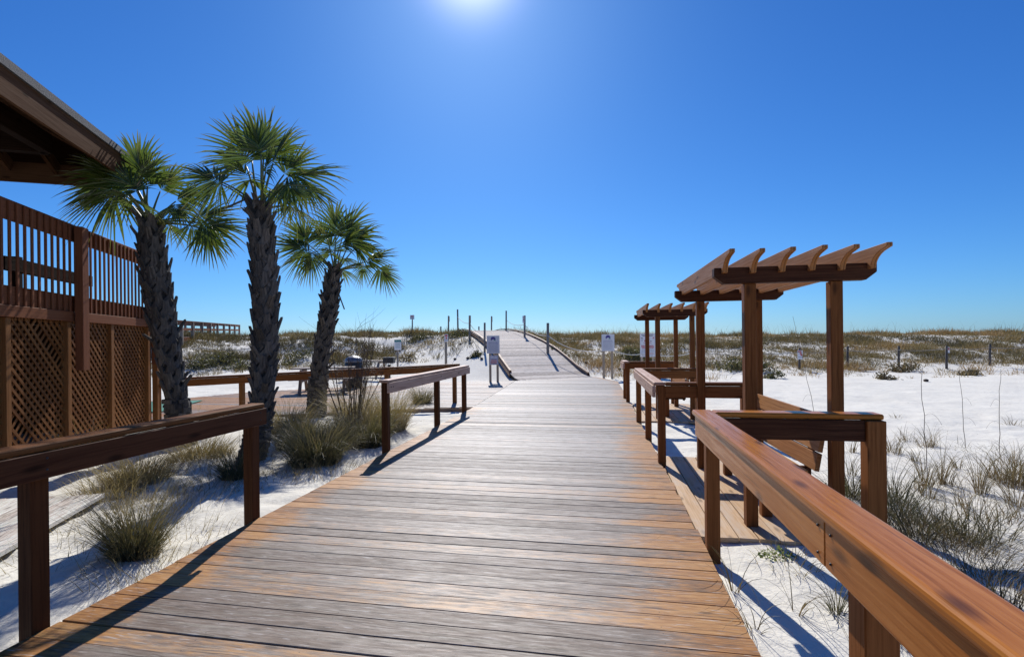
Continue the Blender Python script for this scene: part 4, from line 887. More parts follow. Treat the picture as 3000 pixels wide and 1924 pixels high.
def palm(label, d, path, fans, extra, seed, hpx, boots_from, tip):
    """path: trunk outline as (u, v, width px) from the base up, at distance d"""
    rng = random.Random(seed); P = [Vector(atd(u, v, d)) for u, v, w in path]; Rr = [w / 2 / FOC * d for u, v, w in path]
    b0 = P[0]; root = empty('palm_tree', (b0.x, b0.y, gz(b0.x, b0.y)), label, 'palm tree', 'cabbage palms beside the pavilion')
    # smooth path
    cum = [0]
    for i in range(1, len(P)): cum.append(cum[-1] + (P[i] - P[i - 1]).length)
    def on(s):
        s = max(0, min(cum[-1], s)); k = max(i for i in range(len(P) - 1) if cum[i] <= s + 1e-9); f = (s - cum[k]) / (cum[k + 1] - cum[k])
        p0 = P[max(k - 1, 0)]; p1 = P[k]; p2 = P[k + 1]; p3 = P[min(k + 2, len(P) - 1)]
        c = 0.5 * ((2 * p1) + (p2 - p0) * f + (2 * p0 - 5 * p1 + 4 * p2 - p3) * f * f + (3 * p1 - p0 - 3 * p2 + p3) * f ** 3)
        return c, Rr[k] * (1 - f) + Rr[k + 1] * f
    H = cum[-1]; n = 40; mb = MB(); pts = []; rad = []
    for i in range(n + 1):
        c, r = on(H * i / n); pts.append(c); rad.append(r * (0.94 + 0.04 * math.sin(i * 2.1)) * (0.93 if i < n * boots_from else 0.58))
    pts[0] = pts[0] - Vector((0, 0, 0.35))
    mb.tube(pts, rad, 20, mi=1)
    # ring ridges and fibre strips on the lower trunk, criss-cross leaf bases above
    ga = 2.39996; k = 0; s = H * boots_from * 0.9
    while s < H - 0.02:
        c, r = on(s); c2, _ = on(min(H, s + 0.1)); up = (c2 - c).normalized() if (c2 - c).length > 1e-4 else Vector((0, 0, 1)); ph = k * ga + rng.uniform(-.12, .12)
        ex = Vector((math.cos(ph), math.sin(ph), 0)); ex = (ex - up * ex.dot(up)).normalized(); ey = up.cross(ex); rr = r * 0.60; fr = s / H
        sc = rng.uniform(0.85, 1.15) * (r / 0.17) ** 0.5; out = rng.uniform(0.008, 0.05) if fr < 0.9 else rng.uniform(0.03, 0.09)
        if rng.random() < 0.12: out += rng.uniform(0.04, 0.10)
        tipp = c + ex * (rr + 0.03 + out) + up * 0.12 * sc; mid = c + ex * (rr + 0.026) + up * 0.01
        for sg in (-1, 1):
            def tr(an, rz, dz_): return c + (ex * math.cos(an * sg) + ey * math.sin(an * sg)) * rz + up * dz_ * sc
            w1 = 0.030 * sc; b = len(mb.v)
            for (p, w, an) in ((tr(1.30, rr + 0.002, -0.20), 0.8, 1.3), (tr(0.62, rr + 0.014, -0.085), 1.1, 0.6), (mid + ey * sg * 0.012, 1.15, 0.1), (tipp + ey * sg * 0.012, 0.72, 0.0)):
                er = ex * math.cos(an * sg) + ey * math.sin(an * sg); et = up.cross(er); a1 = (et * 0.75 + up * sg * 0.45).normalized() * w1; th = er * 0.013
                mb.v += [tuple(p - a1 * w - th), tuple(p + a1 * w - th), tuple(p + a1 * w + th), tuple(p - a1 * w + th)]
            for q in range(3):
                for e in range(4):
                    e2 = (e + 1) % 4; mb.f.append((b + q * 4 + e, b + q * 4 + e2, b + q * 4 + 4 + e2, b + q * 4 + 4 + e)); mb.mi.append(0); mb.sm.append(False); mb.uv += [(0, 0)] * 4
            mb.f.append((b + 12, b + 13, b + 14, b + 15)); mb.mi.append(0); mb.sm.append(False); mb.uv += [(0, 0)] * 4
            mb.f.append((b + 3, b + 2, b + 1, b)); mb.mi.append(0); mb.sm.append(False); mb.uv += [(0, 0)] * 4
        k += 1; s += hpx
    s = 0.0; 
    while s < H * boots_from:
        c, r = on(s); ph = rng.uniform(0, 2 * PI)
        for q in range(5):
            ph += 2 * PI / 5 + rng.uniform(-.2, .2); ex = Vector((math.cos(ph), math.sin(ph), 0)); ey = Vector((-ex.y, ex.x, 0))
            mb.box(c + ex * r * 0.87, (0.02, rng.uniform(0.08, 0.16), rng.uniform(0.03, 0.09)), (ex, ey, Vector((0, 0, 1))))
        s += 0.075
    for u0, v0, u1, v1 in tip: mb.bar(atd(u0, v0, d - 0.1), atd(u1, v1, d - 0.15), 0.016, 0.020)
    mb.build('trunk', [M_BARK, M_CORE], root)
    top, _ = on(H); toC = Vector(FW) * -1
    for u, v, ang, rad_, dz, tilt in fans:
        hub = Vector(atd(u, v, d + dz)); sc = (d + dz) / FOC; a = math.radians(ang)
        md = Vector(RT) * math.cos(a) + Vector((0, 0, 1)) * math.sin(a) + Vector(FW) * dz * 0.8
        nrm = (toC + Vector((0, 0, 0.55)) + Vector(RT) * rng.uniform(-.4, .4) + Vector((0, 0, 1)) * tilt).normalized()
        fm = frond_mesh(top - Vector((0, 0, 0.12)) + Vector((rng.uniform(-.05, .05), rng.uniform(-.05, .05), 0)), hub, md, nrm, rad_ * sc * 1.10, rng, span=rng.uniform(1.2, 1.8), droop=rng.uniform(0.05, 0.3), fold=rng.uniform(0.1, 0.4))
        fm.build('frond', [M_FROND, M_PETI], root)
    for az, el, pl, fl in extra:
        a = math.radians(az); e = math.radians(el); dirv = Vector((math.cos(a) * math.cos(e), math.sin(a) * math.cos(e), math.sin(e)))
        hub = top + dirv * pl; nrm = Vector((-math.cos(a) * math.sin(e), -math.sin(a) * math.sin(e), math.cos(e)))
        fm = frond_mesh(top - Vector((0, 0, 0.12)), hub, dirv + Vector((0, 0, -0.25)), nrm, fl, rng, droop=0.3); fm.build('frond', [M_FROND, M_PETI], root)
    return root
K = 1.2495
palm('tallest middle palm with a thick booted trunk and full crown', 6.85,
     [(731, 1362, 86), (750, 1290, 80), (768, 1183, 76), (774, 1058, 84), (778, 934, 92), (774, 809, 92), (766, 685, 88), (764, 590, 66)],
     [(738, 470, 122, 172, 0.0, 0.1), (772, 462, 84, 152, 0.1, -.1), (800, 478, 62, 150, -0.1, 0), (652, 535, 158, 148, -0.15, .2), (648, 540, 205, 132, 0.1, .3), (832, 512, 52, 128, 0.1, 0.0), (842, 520, 12, 168, -0.1, .2),
      (880, 540, -25, 118, 0.2, .5), (805, 555, -45, 92, .35, .2), (722, 488, 148, 158, 0.2, 0.0), (765, 452, 102, 140, -.25, 0), (778, 505, 70, 100, -.4, .5), (838, 540, -35, 120, -.3, .3)],
     [(-80, 35, 0.35, 0.62), (100, 40, 0.4, 0.62), (75, 5, 0.5, 0.6)], 3, 0.027, 0.17, [(728, 580, 655, 612)])
palm('left palm whose crown hides the corner of the pavilion roof', 7.9,
     [(533, 1293, 80), (524, 1225, 72), (510, 1125, 74), (488, 1000, 92), (466, 875, 102), (452, 775, 100), (441, 690, 84), (440, 635, 66)],
     [(432, 545, 78, 122, -0.2, 0), (412, 528, 105, 152, 0, 0), (345, 532, 138, 160, -.1, 0.1), (325, 545, 165, 160, .1, .2), (352, 560, 195, 170, -.2, .3), (345, 575, 222, 140, .1, .3), (515, 590, 35, 118, .2, 0), (512, 600, -55, 82, -.2, .4), (575, 640, 20, 128, .1, 0.1),
      (600, 672, -60, 105, -.1, .4), (590, 655, -12, 145, -.15, .2), (470, 560, 55, 118, .1, 0), (302, 545, 175, 118, .3, .2), (400, 560, 120, 100, -.4, .3), (552, 660, -35, 95, .25, .4), (380, 520, 118, 120, .3, 0), (415, 520, 92, 135, -.3, 0), (360, 545, 160, 150, -.4, .2), (330, 520, 128, 120, -.2, .1)],
     [(-80, 25, 0.4, 0.7), (95, 30, 0.45, 0.65), (110, 0, 0.5, 0.6)], 8, 0.030, 0.20, [])
palm('shortest right hand palm with a slim leaning trunk', 10.5,
     [(925, 1240, 62), (930, 1150, 60), (939, 1062, 60), (950, 985, 60), (957, 950, 66), (967, 880, 64), (974, 825, 58), (982, 780, 40)],
     [(905, 718, 122, 112, 0, 0), (902, 728, 165, 108, -.1, .1), (905, 736, 205, 108, .1, .2), (918, 742, 250, 88, -.1, .4), (985, 690, 95, 128, 0, 0), (1003, 698, 62, 125, .1, 0), (1022, 718, 35, 115, -.1, .1), (1040, 728, 0, 88, .1, .2), (958, 695, 128, 84, .2, 0), (1072, 768, 30, 98, 0, .2), (1108, 784, -48, 82, .1, .4), (1066, 776, -100, 58, -.1, .3),
      (1000, 725, 50, 95, -.4, .3), (975, 735, 110, 85, .4, .3), ],
     [(-75, 30, 0.4, 0.62), (95, 30, 0.45, 0.6), (105, 0, 0.5, 0.6)], 14, 0.033, 0.30, [(991, 857, 1009, 906)])

# ================================================================ GRASS
def blades(n, cx, cy, spread, hmin, hmax, lean, curve, w, rng, seg=4, z0=None, bias=(0, 0), droop=0.0):
    """n curved blades around (cx, cy); arrays allowed for cx, cy -> V, F, UV"""
    cx = np.broadcast_to(np.asarray(cx, float), n); cy = np.broadcast_to(np.asarray(cy, float), n)
    ph = rng.random(n) * 2 * PI; rr = np.sqrt(rng.random(n)) * spread
    bx = cx + np.cos(ph) * rr; by = cy + np.sin(ph) * rr; bz = height(bx, by) - 0.02 if z0 is None else np.broadcast_to(z0, n)
    hh = hmin + (hmax - hmin) * rng.random(n) ** 0.8
    az = ph + rng.normal(0, 0.6, n); ln = np.abs(lean * (0.25 + 0.75 * rng.random(n)) * (0.35 + 0.65 * rr / max(spread, 1e-6))); cv = curve * (0.4 + 0.9 * rng.random(n))
    dx = np.cos(az) ; dy = np.sin(az); sx = -dy; sy = dx; wa = rng.random(n) * PI; sx, sy = sx * np.cos(wa) + dx * np.sin(wa), sy * np.cos(wa) + dy * np.sin(wa)
    V = []; U = []
    for k in range(seg + 1):
        f = k / seg; ang = ln + cv * f * f; r = hh * f * np.sin(np.minimum(ang, 2.2)); z = hh * f * np.cos(np.minimum(ang, 2.2)) - droop * hh * f ** 3
        x = bx + dx * r + bias[0] * f * f * hh; y = by + dy * r + bias[1] * f * f * hh; ww = w * (1 - f ** 1.6) + w * 0.06
        V.append(np.stack([x - sx * ww, y - sy * ww, bz + z], 1)); V.append(np.stack([x + sx * ww, y + sy * ww, bz + z], 1)); U += [np.full(n, f)] * 2
    V = np.stack(V, 1); U = np.stack(U, 1); m = 2 * (seg + 1)
    base = (np.arange(n) * m)[:, None, None]; q = np.array([[2 * k, 2 * k + 1, 2 * k + 3, 2 * k + 2] for k in range(seg)])[None]
    F = (base + q).reshape(-1, 4); UV = np.stack([np.zeros(n * m), U.reshape(-1)], 1)
    return V.reshape(-1, 3), F, UV
def join(parts):
    V = []; F = []; U = []; o = 0
    for v, f, u in parts: V.append(v); F.append(f + o); U.append(u); o += len(v)
    return np.concatenate(V), np.concatenate(F), np.concatenate(U)
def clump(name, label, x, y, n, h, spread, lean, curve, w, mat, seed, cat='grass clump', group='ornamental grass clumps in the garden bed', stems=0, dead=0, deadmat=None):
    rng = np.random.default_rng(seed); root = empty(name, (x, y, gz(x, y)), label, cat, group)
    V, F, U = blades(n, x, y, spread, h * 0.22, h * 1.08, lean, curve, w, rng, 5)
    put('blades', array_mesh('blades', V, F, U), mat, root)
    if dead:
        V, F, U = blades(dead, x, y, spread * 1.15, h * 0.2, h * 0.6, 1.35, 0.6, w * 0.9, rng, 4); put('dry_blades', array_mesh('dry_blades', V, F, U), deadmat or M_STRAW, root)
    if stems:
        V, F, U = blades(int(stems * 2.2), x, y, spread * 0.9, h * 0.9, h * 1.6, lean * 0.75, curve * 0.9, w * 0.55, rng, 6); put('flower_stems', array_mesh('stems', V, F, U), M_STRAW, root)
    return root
def g2(u, v): p = ground(u * K, v * K); return p[0], p[1]
CL = [  # label, (u, v), n, h, spread, lean, curve, w, mat, stems, dead
 ('large foreground spiky grass clump below the near left railing', (318, 1302), 850, 0.60, 0.13, 0.75, 0.45, 0.0024, M_GREENG, 60, 240),
 ('dark spiky grass clump at the foot of the middle palm', (555, 1120), 520, 0.50, 0.14, 0.85, 0.45, 0.003, M_DARKG, 30, 120),
 ('dry straw coloured grass clump behind the foreground clump', (325, 1128), 800, 0.56, 0.30, 1.0, 0.5, 0.0026, M_STRAW, 20, 260),
 ('wide bluish green grass clump between the two left railings', (742, 1085), 1200, 0.72, 0.28, 0.85, 0.5, 0.003, M_GREENG, 60, 200),
 ('dark grass clump against the first post of the second left railing', (855, 1046), 1400, 0.82, 0.30, 0.8, 0.5, 0.0032, M_GREENG, 50, 150),
 ('small neat grass clump behind the second left railing', (990, 953), 700, 0.62, 0.18, 0.6, 0.4, 0.0042, M_GREENG, 20, 100),
 ('low matted straw clump beside the middle palm trunk', (470, 1070), 800, 0.46, 0.36, 1.15, 0.5, 0.003, M_STRAW, 10, 260),
 ('golden grass clump behind the end of the near left railing', (672, 1010), 600, 0.70, 0.30, 0.7, 0.5, 0.0034, M_STRAW, 40, 120),
 ('golden feathery grass clump right behind the railing post', (915, 1010), 900, 0.92, 0.26, 0.6, 0.45, 0.0036, M_STRAW, 50, 150),
 ('green grass clump around the base of the shortest palm', (760, 1030), 800, 0.48, 0.38, 0.8, 0.5, 0.0036, M_GREENG, 40, 120),
 ('thin straw grass clump close to the pavilion lattice', (455, 1030), 220, 0.62, 0.2, 0.6, 0.8, 0.0024, M_STRAW, 30, 80),
 ('wispy grass clump in front of the left lattice panel', (180, 1075), 130, 0.66, 0.2, 0.7, 0.9, 0.0022, M_STRAW, 22, 60),
 ('tall tan grass clump at the foot of the leafless shrub', (830, 1000), 800, 0.85, 0.3, 0.55, 0.5, 0.0034, M_STRAW, 60, 120),
 ('loose straw grass clump nearest the garden path boards', (255, 1170), 300, 0.46, 0.28, 1.0, 0.6, 0.0024, M_STRAW, 20, 200),
 ('shaded olive grass clump behind the tall middle trunk', (700, 1045), 900, 0.72, 0.30, 0.8, 0.5, 0.003, M_GREENG, 30, 90)]
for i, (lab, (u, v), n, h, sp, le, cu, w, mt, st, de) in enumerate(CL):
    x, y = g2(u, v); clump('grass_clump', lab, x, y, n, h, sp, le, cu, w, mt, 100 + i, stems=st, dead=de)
# dry litter lying on the garden sand
rng = np.random.default_rng(77); pts = []
for u, v, n, s in ((300, 1220, 300, 0.5), (420, 1180, 420, 0.55), (520, 1130, 420, 0.5), (420, 1260, 160, 0.4), (160, 1300, 120, .4), (640, 1120, 260, .45), (780, 1110, 260, .45), (340, 1150, 500, 0.5), (480, 1090, 500, 0.55), (600, 1080, 260, 0.4), (330, 1330, 200, 0.35), (720, 1100, 200, 0.4), (250, 1110, 260, 0.5), (1010, 960, 80, 0.25)):
    x, y = g2(u, v); pts.append(blades(n, x, y, s, 0.08, 0.24, 1.5, 0.1, 0.0022, rng, 2))
tag(put('dry_grass_litter', array_mesh('litter', *join(pts)), M_STRAW), 'thin dry grass litter lying on the garden sand', 'grass litter', None, 'stuff')

# leafless shrub behind the second left railing
x, y = g2(825, 1008); x0, y0, z0 = x, y, gz(x, y); root = empty('bare_shrub', (x, y, z0), 'tall leafless brown shrub with thin wispy twigs', 'shrub'); r = random.Random(4)
m = MB(); tw = MB()
for i in range(26):
    a = r.uniform(0, 2 * PI); le = r.uniform(0.05, 0.36); Ls = r.uniform(0.9, 1.9); p = Vector((x + math.cos(a) * 0.12, y + math.sin(a) * 0.12, z0 - 0.03)); d = Vector((math.cos(a) * math.sin(le), math.sin(a) * math.sin(le), math.cos(le))); pts = [p]; ra = [0.009]
    for k in range(8):
        d = (d + Vector((r.gauss(0, .06), r.gauss(0, .06), 0.02))).normalized(); p = p + d * Ls / 8; pts.append(p); ra.append(0.009 * (1 - k / 8.5) + 0.0015)
        if k > 2:
            for q in range(2):
                dd_ = (d + Vector((r.gauss(0, .5), r.gauss(0, .5), r.gauss(0.1, .25)))).normalized(); pp = p; tp = [pp]
                for e in range(4): dd_ = (dd_ + Vector((r.gauss(0, .15), r.gauss(0, .15), 0.02))).normalized(); pp = pp + dd_ * Ls * 0.085; tp.append(pp)
                tw.tube(tp, [0.0032, 0.0026, 0.002, 0.0016, 0.001], 4, False)
    m.tube(pts, ra, 5, False)
m.build('stem', M_TWIG, root); tw.build('twig', M_TWIG, root)

# tufts on the white sand at the right
TG = 'beach grass tufts on the sand right of the railing'
def c4(x, y): return 2400 + x * 0.3247, 1100 + y * 0.3247
TU = [(600, 700, .30, 1), (655, 690, .34, 1), (712, 712, .24, 1), (790, 600, .26, 0), (955, 640, .34, 0), (1015, 645, .34, 1), (960, 995, .42, 1), (1100, 985, .46, 1), (1165, 992, .24, 1), (1450, 1062, .46, 1), (1640, 935, .50, 0), (1705, 965, .42, 0),
      (640, 1130, .50, 2), (690, 1260, .44, 2), (600, 1330, .36, 2), (885, 1045, .30, 1), (980, 1105, .32, 1), (1440, 1305, .34, 0), (1690, 1335, .24, 0), (1490, 1530, .30, 2), (1300, 1490, .40, 2), (1830, 1310, .34, 0), (1750, 450, .22, 0), (270, 1110, .48, 2), (320, 1080, .40, 2), (1790, 1010, .44, 0), (1830, 900, .40, 0), (1760, 800, .34, 0), (1290, 1180, .2, 1), (760, 1200, .3, 2),
      (830, 1330, .34, 2), (1050, 1330, .3, 2), (1180, 1420, .34, 2), (1600, 1450, .3, 2), (900, 1470, .4, 2), (1800, 1180, .4, 0), (700, 380, .12, 0), (300, 700, .30, 1), (280, 900, .34, 1), (1250, 840, .2, 1), (860, 770, .2, 1)]
TLAB = ['wispy brown and olive beach grass tuft on the white sand', 'thin upright reddish brown beach grass tuft on white sand', 'dark green spiky beach grass tuft near the right railing posts']
for i, (u, v, h, k) in enumerate(TU):
    p = ground(*c4(u, v)); rng = np.random.default_rng(300 + i); dn_ = (24, 20, 34)[k] * (2 if h > .38 else 1)
    V, F, U = join([blades(dn_, p[0], p[1], 0.05 + 0.06 * (k != 1), h * .45, h * 1.5, (0.7, 0.4, 0.9)[k], 0.55, 0.0030, rng, 5), blades(dn_, p[0], p[1], 0.16, h * .15, h * .5, 1.25, 0.5, 0.0024, rng, 4)])
    tag(put('beach_grass_tuft', array_mesh('tuft', V, F, U), (M_BEACHG, M_BEACHG, M_DARKG)[k]), TLAB[k], 'grass tuft', TG + (', wispy', ', upright', ', dark')[k])
# thin creeping cover between the tufts, both near and in the shade of the rail
rng = np.random.default_rng(9); pts = []
for u, v, n, s in ((1100, 900, 240, .5), (1500, 900, 320, .55), (1750, 1000, 500, .6), (1200, 1150, 300, .5), (1600, 1250, 300, .5), (750, 1350, 420, .4), (1000, 1420, 420, .45), (1300, 1480, 420, .45), (1650, 1480, 300, .45), (1300, 660, 160, .5), (800, 640, 120, .5), (650, 1180, 300, .3), (320, 1050, 240, .35), (1840, 750, 260, .6)):
    p = ground(*c4(u, v)); pts.append(blades(int(n * .42), p[0], p[1], s, 0.06, 0.24, 1.35, 0.5, 0.0021, rng, 3))
for u, v, n, s in ((2820, 1640, 420, .35), (2900, 1720, 420, .3), (2960, 1800, 320, .25), (2700, 1560, 320, .3), (2700, 1880, 260, .25)):
    p = ground(u, v); pts.append(blades(n, p[0], p[1], s, 0.08, 0.30, 1.0, 0.6, 0.002, rng, 4))
tag(put('creeping_beach_grass', array_mesh('creeping', *join(pts)), M_BEACHG), 'sparse creeping runner grass spread over the sand on the right', 'ground cover', None, 'stuff')
# few long wisps next to the walk at the lower right
for i, (u, v, h, n, lab) in enumerate(((2149, 1738, .36, 9, 'few thin curling blades at the deck edge beside the right railing'), (2331, 1795, .34, 7, 'two long wisps on the sand in the railing shadow'), (2453, 1800, .32, 26, 'small upright green tuft near the nearest right post'), (2208, 1848, .24, 12, 'tangled pale wisps at the lower right deck edge'), (2040, 1395, .30, 8, 'few dry blades beside the middle right post'))):
    p = ground(u, v); rng = np.random.default_rng(700 + i); V, F, U = blades(int(n * 1.6), p[0], p[1], 0.03, h * .6, h * 1.7, 0.8, 1.25, 0.0026, rng, 8)
    tag(put('grass_wisp', array_mesh('wisp', V, F, U), M_BEACHG if i != 2 else M_DARKG), lab, 'grass wisp')
# creeper
p = ground(2270, 1632); rng = random.Random(6); m = MB()
for i in range(120):
    a = rng.uniform(0, 2 * PI); rr_ = rng.random() ** .6; q = Vector((p[0] + math.cos(a) * rr_ * 0.13 + 0.02, p[1] + math.sin(a) * rr_ * 0.10, 0)); q.z = gz(q.x, q.y) + rng.uniform(0.01, 0.07) * (1.2 - rr_); s = rng.uniform(.008, .017)
    e1 = Vector((rng.gauss(0, 1), rng.gauss(0, 1), rng.gauss(0, .5))).normalized(); e2 = e1.cross(Vector((rng.gauss(0, .4), rng.gauss(0, .4), 1))).normalized()
    m.quad([q - e1 * s, q - e2 * s * .7, q + e1 * s, q + e2 * s * .7], [(0, 0), (1, .5), (0, 1), (1, .5)])
tag(m.build('beach_creeper', M_CREEP), 'little bright green creeper growing on the sand below the railing', 'plant')
rng2 = np.random.default_rng(12); V, F, U = blades(110, p[0] + .05, p[1] - .1, 0.20, 0.08, 0.22, 1.45, 0.5, 0.0021, rng2, 5); tag(put('grass_wisp', array_mesh('wisp', V, F, U), M_STRAW), 'dry reddish runners lying in front of the green creeper', 'grass wisp')
# tall seed stalks
for i, (u, v, ut, vt, lab) in enumerate(((2724, 1455, 2696, 1075, 'tall thin seed stalk, nearest one to the right pergola post'), (2828, 1312, 2812, 1085, 'middle tall seed stalk standing alone on the sand'), (2926, 1335, 2930, 1080, 'right tall seed stalk rising from a brown tuft'), (2405, 1300, 2324, 927, 'long leaning seed stalk seen between the pergola posts'))):
    b = ground(u, v); dd_ = float((b - np.array([0, 0, EYE])) @ FW); t = atd(ut, vt, dd_); m = MB(); b = Vector(b); t = Vector(t); r = random.Random(i); P = [b.lerp(t, k / 8) + Vector((r.gauss(0, .006), r.gauss(0, .006), 0)) for k in range(9)]
    m.tube(P, [0.0042 - 0.0022 * k / 8 for k in range(9)], 5, False)
    for k in range(2):
        q = P[3 + 2 * k]; a = r.uniform(0, 6.28); ca = Vector((math.cos(a), math.sin(a), 0)); m.tube([q + ca * 0.13 * f + Vector((0, 0, 0.16 * f - 0.24 * f * f)) for f in [j / 10 for j in range(11)]], 0.0011, 4, False)
    tag(m.build('seed_stalk', M_TWIG), lab, 'plant stalk', 'tall sea oat stalks on the right')

# ================================================================ DUNE VEGETATION
def scatter(n, dlo, dhi, alo, ahi, seed):
    g = np.random.default_rng(seed); d = np.sqrt(g.random(n) * (dhi ** 2 - dlo ** 2) + dlo ** 2); a = alo + (ahi - alo) * g.random(n); X = a * d
    return FW[0] * d + RT[0] * X, FW[1] * d + RT[1] * X, d, a, g
def dune_cover(name, label, n, dlo, dhi, alo, ahi, dens, hrange, seed, w=0.011, nb=9, mat=None):
    x, y, d, a, g = scatter(n, dlo, dhi, alo, ahi, seed); keep = g.random(n) < dens(x, y, d, a)
    px = x - RS[0]; py = y - RS[1]; s = px * RD[0] + py * RD[1]; l = np.abs(px * RN[0] + py * RN[1])
    keep &= ~((l < RAMP_HW + 0.25) & (s > -1) & (s < 36)); x, y, d = x[keep], y[keep], d[keep]; k = len(x)
    sz = (0.45 + 0.8 * g.random(k) ** 1.5) * (0.55 + 1.1 * smooth(.35, .65, fbm(x * .5, y * .5, seed + 7, 3)))
    cx = np.repeat(x, nb); cy = np.repeat(y, nb); hs = np.repeat(sz, nb); m = len(cx)
    ph = g.random(m) * 2 * PI; rr = np.sqrt(g.random(m)) * 0.16 * hs; bx = cx + np.cos(ph) * rr; by = cy + np.sin(ph) * rr; bz = height(bx, by) - 0.03
    hh = (hrange[0] + (hrange[1] - hrange[0]) * g.random(m)) * hs; ln = 0.15 + 0.75 * g.random(m); ww = w * (0.7 + 0.6 * g.random(m)) * np.repeat(np.clip(d / 32, 0.6, 1.3), nb)
    dx, dy = np.cos(ph), np.sin(ph); wa = g.random(m) * PI; sx, sy = np.cos(wa), np.sin(wa); V = []
    for f, wf in ((0, 1.0), (0.55, 0.8), (1.0, 0.08)):
        an = ln * (0.6 + 0.7 * f); r_ = hh * f * np.sin(an); z_ = hh * f * np.cos(an)
        V.append(np.stack([bx + dx * r_ - sx * ww * wf, by + dy * r_ - sy * ww * wf, bz + z_], 1)); V.append(np.stack([bx + dx * r_ + sx * ww * wf, by + dy * r_ + sy * ww * wf, bz + z_], 1))
    V = np.stack(V, 1).reshape(-1, 3); q = np.array([[0, 1, 3, 2], [2, 3, 5, 4]])[None]; F = ((np.arange(m) * 6)[:, None, None] + q).reshape(-1, 4)
    U = np.tile(np.array([[0, 0], [0, 0], [0, .55], [0, .55], [0, 1], [0, 1]]), (m, 1))
    tn = 0.10 + 0.95 * fbm(x * 0.55, y * 0.55, seed + 40, 3) + g.normal(0, .10, k) + 0.30 * (1 - smooth(21.5, 24.5, d)) + 0.22 * smooth(36, 39, d) - 0.12 - 0.10 * (a[keep] < -0.2) + 0.09 * (a[keep] > 0)
    o = put(name, array_mesh(name, V, F, U, attr={'tone': np.repeat(np.clip(tn, 0, 1), nb * 6)}), mat or M_DUNEG); tag(o, label, 'dune grass', None, 'stuff'); return o
def dens_right(x, y, d, a):
    nz = fbm(x * 0.28, y * 0.28, 51); n2_ = fbm(x * 1.1, y * 1.1, 61, 3)
    lo = 21.3 + 2.0 * (fbm(x * .2, y * .2, 71) - .5) * 2 + np.where(a > 0.7, 0.5, 0)
    v = smooth(lo, lo + 2.2, d) * (0.48 + 0.52 * smooth(0.38, 0.52, nz * .6 + n2_ * .4)) * (1 - 0.75 * smooth(33.5, 36, d) * (1 - smooth(38.5, 39.5, d)) * smooth(.42, .55, n2_))
    near = 0.22 * smooth(18.5, 20.5, d) * (n2_ > 0.52)
    edge = smooth(0.02, 0.14, a); return np.clip((v + near) * (0.25 + 0.75 * edge), 0, 1)
dune_cover('dune_grass_cover', 'olive and tan grass covering the right hand dune', 29000, 18.5, 41.5, 0.03, 1.25, dens_right, (0.16, 0.40), 31)
def dens_left(x, y, d, a):
    nz = fbm(x * 0.25, y * 0.25, 52); n2_ = fbm(x * 1.0, y * 1.0, 62, 3); ft = np.interp(a, [-0.9, -0.55, -0.25, -0.1], [17.5, 21.5, 24, 25.5])
    v = smooth(ft, ft + 2, d) * smooth(0.36, 0.52, nz * .6 + n2_ * .4); v = v * np.where(a > -0.22, 0.16, 1.0); top = 0.75 * smooth(35.5, 38, d) * np.where(a > -0.24, 1, .6); return np.clip(v + top, 0, 1)
dune_cover('dune_grass_cover', 'patchy olive grass on the white dune left of the ramp', 36000, 15, 42, -1.35, -0.06, dens_left, (0.20, 0.44), 32)
dune_cover('dune_grass_cover', 'grass fringe along the crest beside the ramp', 1500, 29, 42, -0.22, 0.10, lambda x, y, d, a: 0.35 + 0.6 * smooth(33, 38, d), (0.22, 0.46), 33)
# tall thin oat stems standing above the crest line
x, y, d, a, g = scatter(300, 36, 42, 0.05, 1.2, 44); V, F, U = join([blades(300, x, y, 0.2, 0.6, 1.3, 0.25, 0.4, 0.007, g, 4)])
tag(put('sea_oat_stems', array_mesh('oats', V, F, U), M_BEACHG), 'thin sea oat stems standing along the right dune crest', 'dune grass', None, 'stuff')

def leafy(name, label, x, y, rx, rz_, n, mat, seed, group, ls=0.05):
    g = np.random.default_rng(seed); z = gz(x, y); k = max(4, n // 60); cc = g.normal(0, 1, (k, 3)); cc /= np.linalg.norm(cc, axis=1)[:, None]; cc *= (g.random(k) ** .5)[:, None]; cc[:, 2] = np.abs(cc[:, 2])
    w = g.integers(0, k, n); P = cc[w] * np.array([rx, rx, rz_]) * .85 + g.normal(0, 1, (n, 3)) * np.array([rx, rx, rz_]) * 0.20; P[:, 2] = np.abs(P[:, 2]); P += np.array([x, y, z])
    P[:, 2] += height(P[:, 0], P[:, 1]) - z
    e1 = g.normal(0, 1, (n, 3)); e1[:, 2] += 0.8; e1 /= np.linalg.norm(e1, axis=1)[:, None]; t = g.normal(0, 1, (n, 3)); e2 = np.cross(e1, t); e2 /= np.linalg.norm(e2, axis=1)[:, None]
    s = (ls * (0.6 + 0.8 * g.random(n)))[:, None]; V = np.stack([P - e1 * s, P - e2 * s * .4, P + e1 * s, P + e2 * s * .4], 1).reshape(-1, 3); F = np.arange(4 * n).reshape(-1, 4); U = np.tile(np.array([[0, 0], [0, .5], [0, 1], [0, .5]]), (n, 1))
    root = empty(name, (x, y, z), label, 'shrub', group); put('foliage', array_mesh('foliage', V, F, U), mat, root)
    m = MB(); r = random.Random(seed)
    for i in range(7): m.tube([(x + r.gauss(0, .05), y + r.gauss(0, .05), z - .1), (x + r.gauss(0, rx * .5), y + r.gauss(0, rx * .5), z + rz_ * .8)], [0.014, 0.005], 4, False)
    m.build('stem', M_TWIG, root); return root
SG = 'low shrubs on the dunes'
